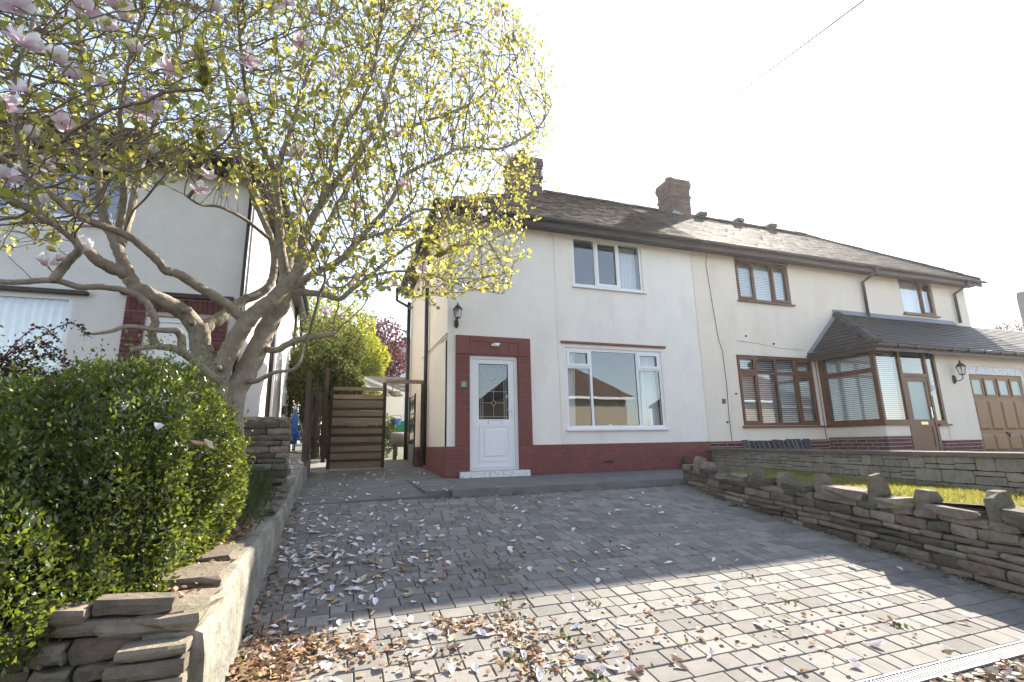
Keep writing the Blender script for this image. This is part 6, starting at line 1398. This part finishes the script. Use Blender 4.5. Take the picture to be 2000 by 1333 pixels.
for i, (p, n, s_) in enumerate(spots):
    mw = pmat(p, n, s_, r); me = r.choice(pm)
    if i < 290: tag(link('fallen_petal', me, None, None, mw), 'white magnolia petal fallen on the block paving', 'petal', 'fallen petals on the paving')
    else: rest.append((me, mw))
# petals on the left wall top and in the hedge
for _ in range(60):
    y_ = r.uniform(6.5, 10.0); rest.append((r.choice(pm), pmat(Vector((r.uniform(-.95, -.54), y_, rtop(y_) + .012)), Vector((0, 0, 1)), r.uniform(.06, .1), r)))
o = joined('petal_scatter', rest, 'fallen_petal', None); tag(o, 'scatter of small far petals over path, wall top and paving', 'petals', kind='stuff')
for k, (x, y, Y) in enumerate(((320, 762, 3.4), (255, 775, 3.3), (292, 772, 3.3), (235, 790, 3.15), (245, 802, 3.1), (368, 773, 3.5), (350, 765, 3.5), (310, 840, 3.05), (385, 870, 3.15), (405, 872, 3.2), (270, 745, 3.4))):
    tag(link('caught_petal', r.choice(pm), None, None, Matrix.Translation(aY(x, y, Y - .12)) @ Matrix.Rotation(r.uniform(0, 6), 4, 'Z') @ Matrix.Rotation(r.uniform(-.6, .6), 4, 'X') @ Matrix.Scale(.085, 4)), 'pale petal caught in the top of the hedge', 'petal', 'petals caught in the hedge')
# brown litter: heaps lower left, drifts along joints
L = []
def add(cx_, cy_, n_, sx, sy):
    for _ in range(n_):
        p = aD(cx_ + r.gauss(0, sx), cy_ + r.gauss(0, sy))
        if p.y > 2.18 and p.x > -.46 and p.x < rwx(p.y): L.append((p.x, p.y, dz(p.y) + r.uniform(.004, .02), uN))
add(540, 1285, 620, 55, 26); add(610, 1262, 220, 60, 16); add(490, 1320, 380, 35, 14); add(700, 1270, 110, 50, 22); add(900, 1225, 150, 30, 8); add(985, 1225, 90, 12, 28); add(1030, 1275, 90, 16, 20); add(1010, 1240, 70, 18, 14); add(830, 1290, 70, 60, 20); add(640, 1085, 110, 45, 12); add(560, 1140, 90, 40, 26); add(860, 1120, 140, 60, 22); add(990, 1100, 80, 30, 30); add(790, 1090, 70, 60, 20); add(1050, 1300, 80, 60, 20); add(1250, 1220, 90, 120, 45); add(1450, 1230, 90, 150, 50); add(1000, 1000, 160, 150, 24); add(1250, 1070, 120, 150, 26); add(700, 1000, 130, 90, 26); add(1650, 1230, 50, 90, 40); add(1130, 1260, 60, 40, 30)
for _ in range(340):
    y_ = RNG.uniform(2.3, 6.9); L.append((rwx(y_) - abs(r.gauss(0, .05)), y_, dz(y_) + .01, uN))
for _ in range(220):
    y_ = RNG.uniform(2.7, 6.9); L.append((-.45 + abs(r.gauss(0, .04)), y_, dz(y_) + .01, uN))
for _ in range(160): L.append((r.uniform(1.3, 5.4), 6.92 - abs(r.gauss(0, .03)), dz(6.9) + .01, uN))
for _ in range(260): y_ = r.uniform(7.0, 10.8); L.append((r.uniform(-.4, 1.7), y_, -0.69 + (y_ - 6.99) * .0486, Vector((0, 0, 1))))
for _ in range(1300):
    y_ = r.uniform(2.9, 5.6); x_ = -0.62 - abs(r.gauss(0, .14)); L.append((x_, y_, max(rtop(y_) + .01, soilz(x_, y_)) + r.uniform(0, .03), Vector((0, 0, 1))))
for _ in range(420): x_ = r.uniform(2.2, 5.0); L.append((x_, 2.03 - abs(r.gauss(0, .09)), ROADZ + r.uniform(.004, .02), Vector((0, 0, 1))))
P = np.array([(a, b, c) for a, b, c, _ in L]); n = len(P); D = RNG.normal(size=(n, 3)) * np.array((1, 1, .22)); Nn_ = np.array((0, -.1, 1)) + RNG.normal(size=(n, 3)) * .45
o = scatter('leaf_litter', P, D, Nn_, RNG.uniform(.018, .05, n), LEAF, 'brown_litter', wid=RNG.uniform(.55, 1.1, n)); tag(o, 'brown bud scales and dry leaves heaped on the paving and wall top', 'litter', kind='stuff')
# loose grit at the road edge
n = 2600; P = np.stack([RNG.uniform(1.8, 5.2, n), 2.05 - np.abs(RNG.normal(size=n)) * .35, np.full(n, ROADZ + .002)], 1); P = P[P[:, 1] > .6]; n = len(P)
o = scatter('road_grit', P, RNG.normal(size=(n, 3)) * np.array((1, 1, .4)), np.array((0, 0, 1)) + RNG.normal(size=(n, 3)) * .6, RNG.uniform(.008, .022, n), DIAMOND, 'asphalt'); tag(o, 'loose dark grit along the edge of the road', 'grit', kind='stuff')

# ================================================================ shrubs and trees beyond
def bushy(name, label, c, rad, n, leaf, m, trunk_h, pw=2.2, drop=0.0, group=None, trunk_m='dark_twig', fill=.5, tmpl=DIAMOND):
    o = thing(name, (c[0], c[1], c[2] - rad[2] - trunk_h), label, 'tree' if trunk_h > .3 else 'shrub', group)
    p, nr = shell(c, rad, n, pw); lump = np.array([0.10]) * rad[0] * (np.sin(p[:, 0] * 5.1 / rad[0] + p[:, 2] * 7 / rad[2]) + np.sin(p[:, 2] * 11 / rad[2] + p[:, 0] * 3 / rad[0] + 2) + .6 * np.sin(p[:, 0] * 17 / rad[0] + p[:, 2] * 13 / rad[2]))
    f = 1 - np.abs(RNG.normal(size=n)) * .16 * fill * 2; p = np.array(c) + (p - np.array(c)) * f[:, None] + nr * lump[:, None]
    D = nr * .6 + rdir(n) * .8 + np.array((0, 0, -drop)); scatter('crown', p, D, rdir(n), leaf * RNG.uniform(.6, 1.3, n), tmpl, m, o)
    g = MB(); b0 = Vector((c[0], c[1], c[2] - rad[2] - trunk_h)); g.tube([b0, Vector((c[0] + .05, c[1], c[2] - rad[2] * .4)), Vector((c[0], c[1], c[2] + rad[2] * .5))], [rad[0] * .09 + .02, rad[0] * .07 + .015, .015], 7)
    rr = random.Random(int(c[0] * 100 + n))
    for k in range(9):
        s_ = Vector((c[0], c[1], c[2] + rad[2] * rr.uniform(-.6, .3))); a = rr.uniform(0, 6.28); e = Vector((c[0] + math.cos(a) * rad[0] * .8, c[1] + math.sin(a) * rad[1] * .8, s_.z + rad[2] * rr.uniform(.1, .6))); g.tube([s_, s_.lerp(e, .5) + Vector((0, 0, .05)), e], [.03 + rad[0] * .02, .02, .008], 5)
    g.build('trunk', trunk_m, o); return o
c = aY(655, 705, 15.0); bushy('conifer_shrub', 'dark green feathery conifer rising behind the picket fence', (c.x - .15, 15.0, 1.9), (.95, .9, 2.0), 16000, .10, 'conifer_leaf', .2, drop=.6)
c = aY(605, 690, 17); bushy('leafy_shrub', 'green leafy shrub beside the white house side wall', (c.x + .1, 17.5, 2.3), (.9, .8, 2.3), 9000, .12, 'conifer_leaf', .3)
c = aY(685, 690, 24); bushy('lime_conifer', 'bright lime-green rounded conifer behind the gate', (c.x, 24, 3.6), (1.6, 1.4, 3.2), 22000, .13, 'lime_leaf', .4, drop=-.4)
c = aY(722, 680, 28); bushy('purple_tree', 'purple-leaved tree beyond the lime-green conifer', (c.x + .1, 28, 4.9), (2.0, 1.6, 2.6), 9000, .20, 'purple_leaf', 2.0, fill=.9)
c = aY(660, 600, 30); bushy('back_tree', 'pale green tree showing through the magnolia twigs', (c.x - 1.5, 31, 6.2), (2.6, 2.2, 3.0), 9000, .22, 'lime_leaf', 2.5, fill=.9)
c = aY(770, 860, 15.5); bushy('ivy_shrub', 'low leafy green shrub behind the barrel', (c.x - .35, 16.0, .35), (.4, .4, .75), 3500, .08, 'weed_leaf', .05)
c = aY(1972, 650, 38); bushy('distant_tree', 'dark reddish treetop beyond the garage roof at the right edge', (c.x, 38, c.z - 1.2), (2.2, 2.0, 3.0), 4000, .3, 'purple_leaf', 3, fill=.9)
# red-leaved arching shrub at far left
bb_ = thing('barberry_shrub', (-3.5, 6.4, .1), 'dark red leaved arching shrub below the left window', 'shrub')
g = MB(); LP, LD = [], []; r = random.Random(61)
for k in range(34):
    b0 = Vector((-3.55 + r.uniform(-.15, .15), 6.4 + r.uniform(-.15, .15), .1)); a = r.uniform(-.3, 3.5) if r.random() < .5 else r.uniform(-.6, .6); L_ = r.uniform(.5, 1.15); e = b0 + Vector((math.cos(a) * L_ * .7, -abs(math.sin(a)) * L_ * .3, r.uniform(.55, 1.25))); m_ = b0.lerp(e, .5) + Vector((0, 0, .25))
    pts = [Vector(p) for p in smooth_path([b0, m_, e, e + Vector((math.cos(a) * .2, 0, -.12))], 5)]; g.tube(pts, [.008 - .005 * i / len(pts) for i in range(len(pts))], 4)
    for p in pts[4:]:
        for _ in range(9): LP.append(np.array(p) + RNG.normal(size=3) * .02); LD.append(RNG.normal(size=3))
g.build('stems', 'dark_twig', bb_); scatter('leaves', LP, LD, rdir(len(LP)), RNG.uniform(.02, .042, len(LP)), LEAF, 'berberis_leaf', bb_)

# weeds at the foot of the rubble wall
n = 700; P = np.stack([RNG.uniform(-2.2, -.5, n), 2.54 - np.abs(RNG.normal(size=n)) * .05, -1.34 + np.abs(RNG.normal(size=n)) * .10], 1); k = RNG.random(n) < np.clip((P[:, 0] + 1.5) * 1.2, .08, 1); P = P[k]; n = len(P)
o = scatter('wall_foot_weeds', P, RNG.normal(size=(n, 3)) * .7 + np.array((0, -.3, .8)), rdir(n), RNG.uniform(.02, .07, n), LEAF, 'weed_leaf', wid=RNG.uniform(.3, .9, n)); tag(o, 'weeds and grass at the foot of the rubble wall', 'weeds', kind='stuff')
# thin volume added to imitate the lens flare veil around the low sun
if VEIL_DENSITY > 0:
    hz_ = MB().box(-170, 210, -170, 230, -2.6, 12.5).build('flare_veil', None, None); tag(hz_, kind='stuff')
    hm = bpy.data.materials.new('flare_veil'); hm.use_nodes = True; hn = hm.node_tree.nodes; hn.clear(); ho = hn.new('ShaderNodeOutputMaterial'); hv = hn.new('ShaderNodeVolumePrincipled')
    hv.inputs['Color'].default_value = (0.95, 0.96, 1, 1); hv.inputs['Density'].default_value = VEIL_DENSITY; hv.inputs['Anisotropy'].default_value = 0.6; hm.node_tree.links.new(hv.outputs[0], ho.inputs['Volume']); hz_.data.materials.append(hm)
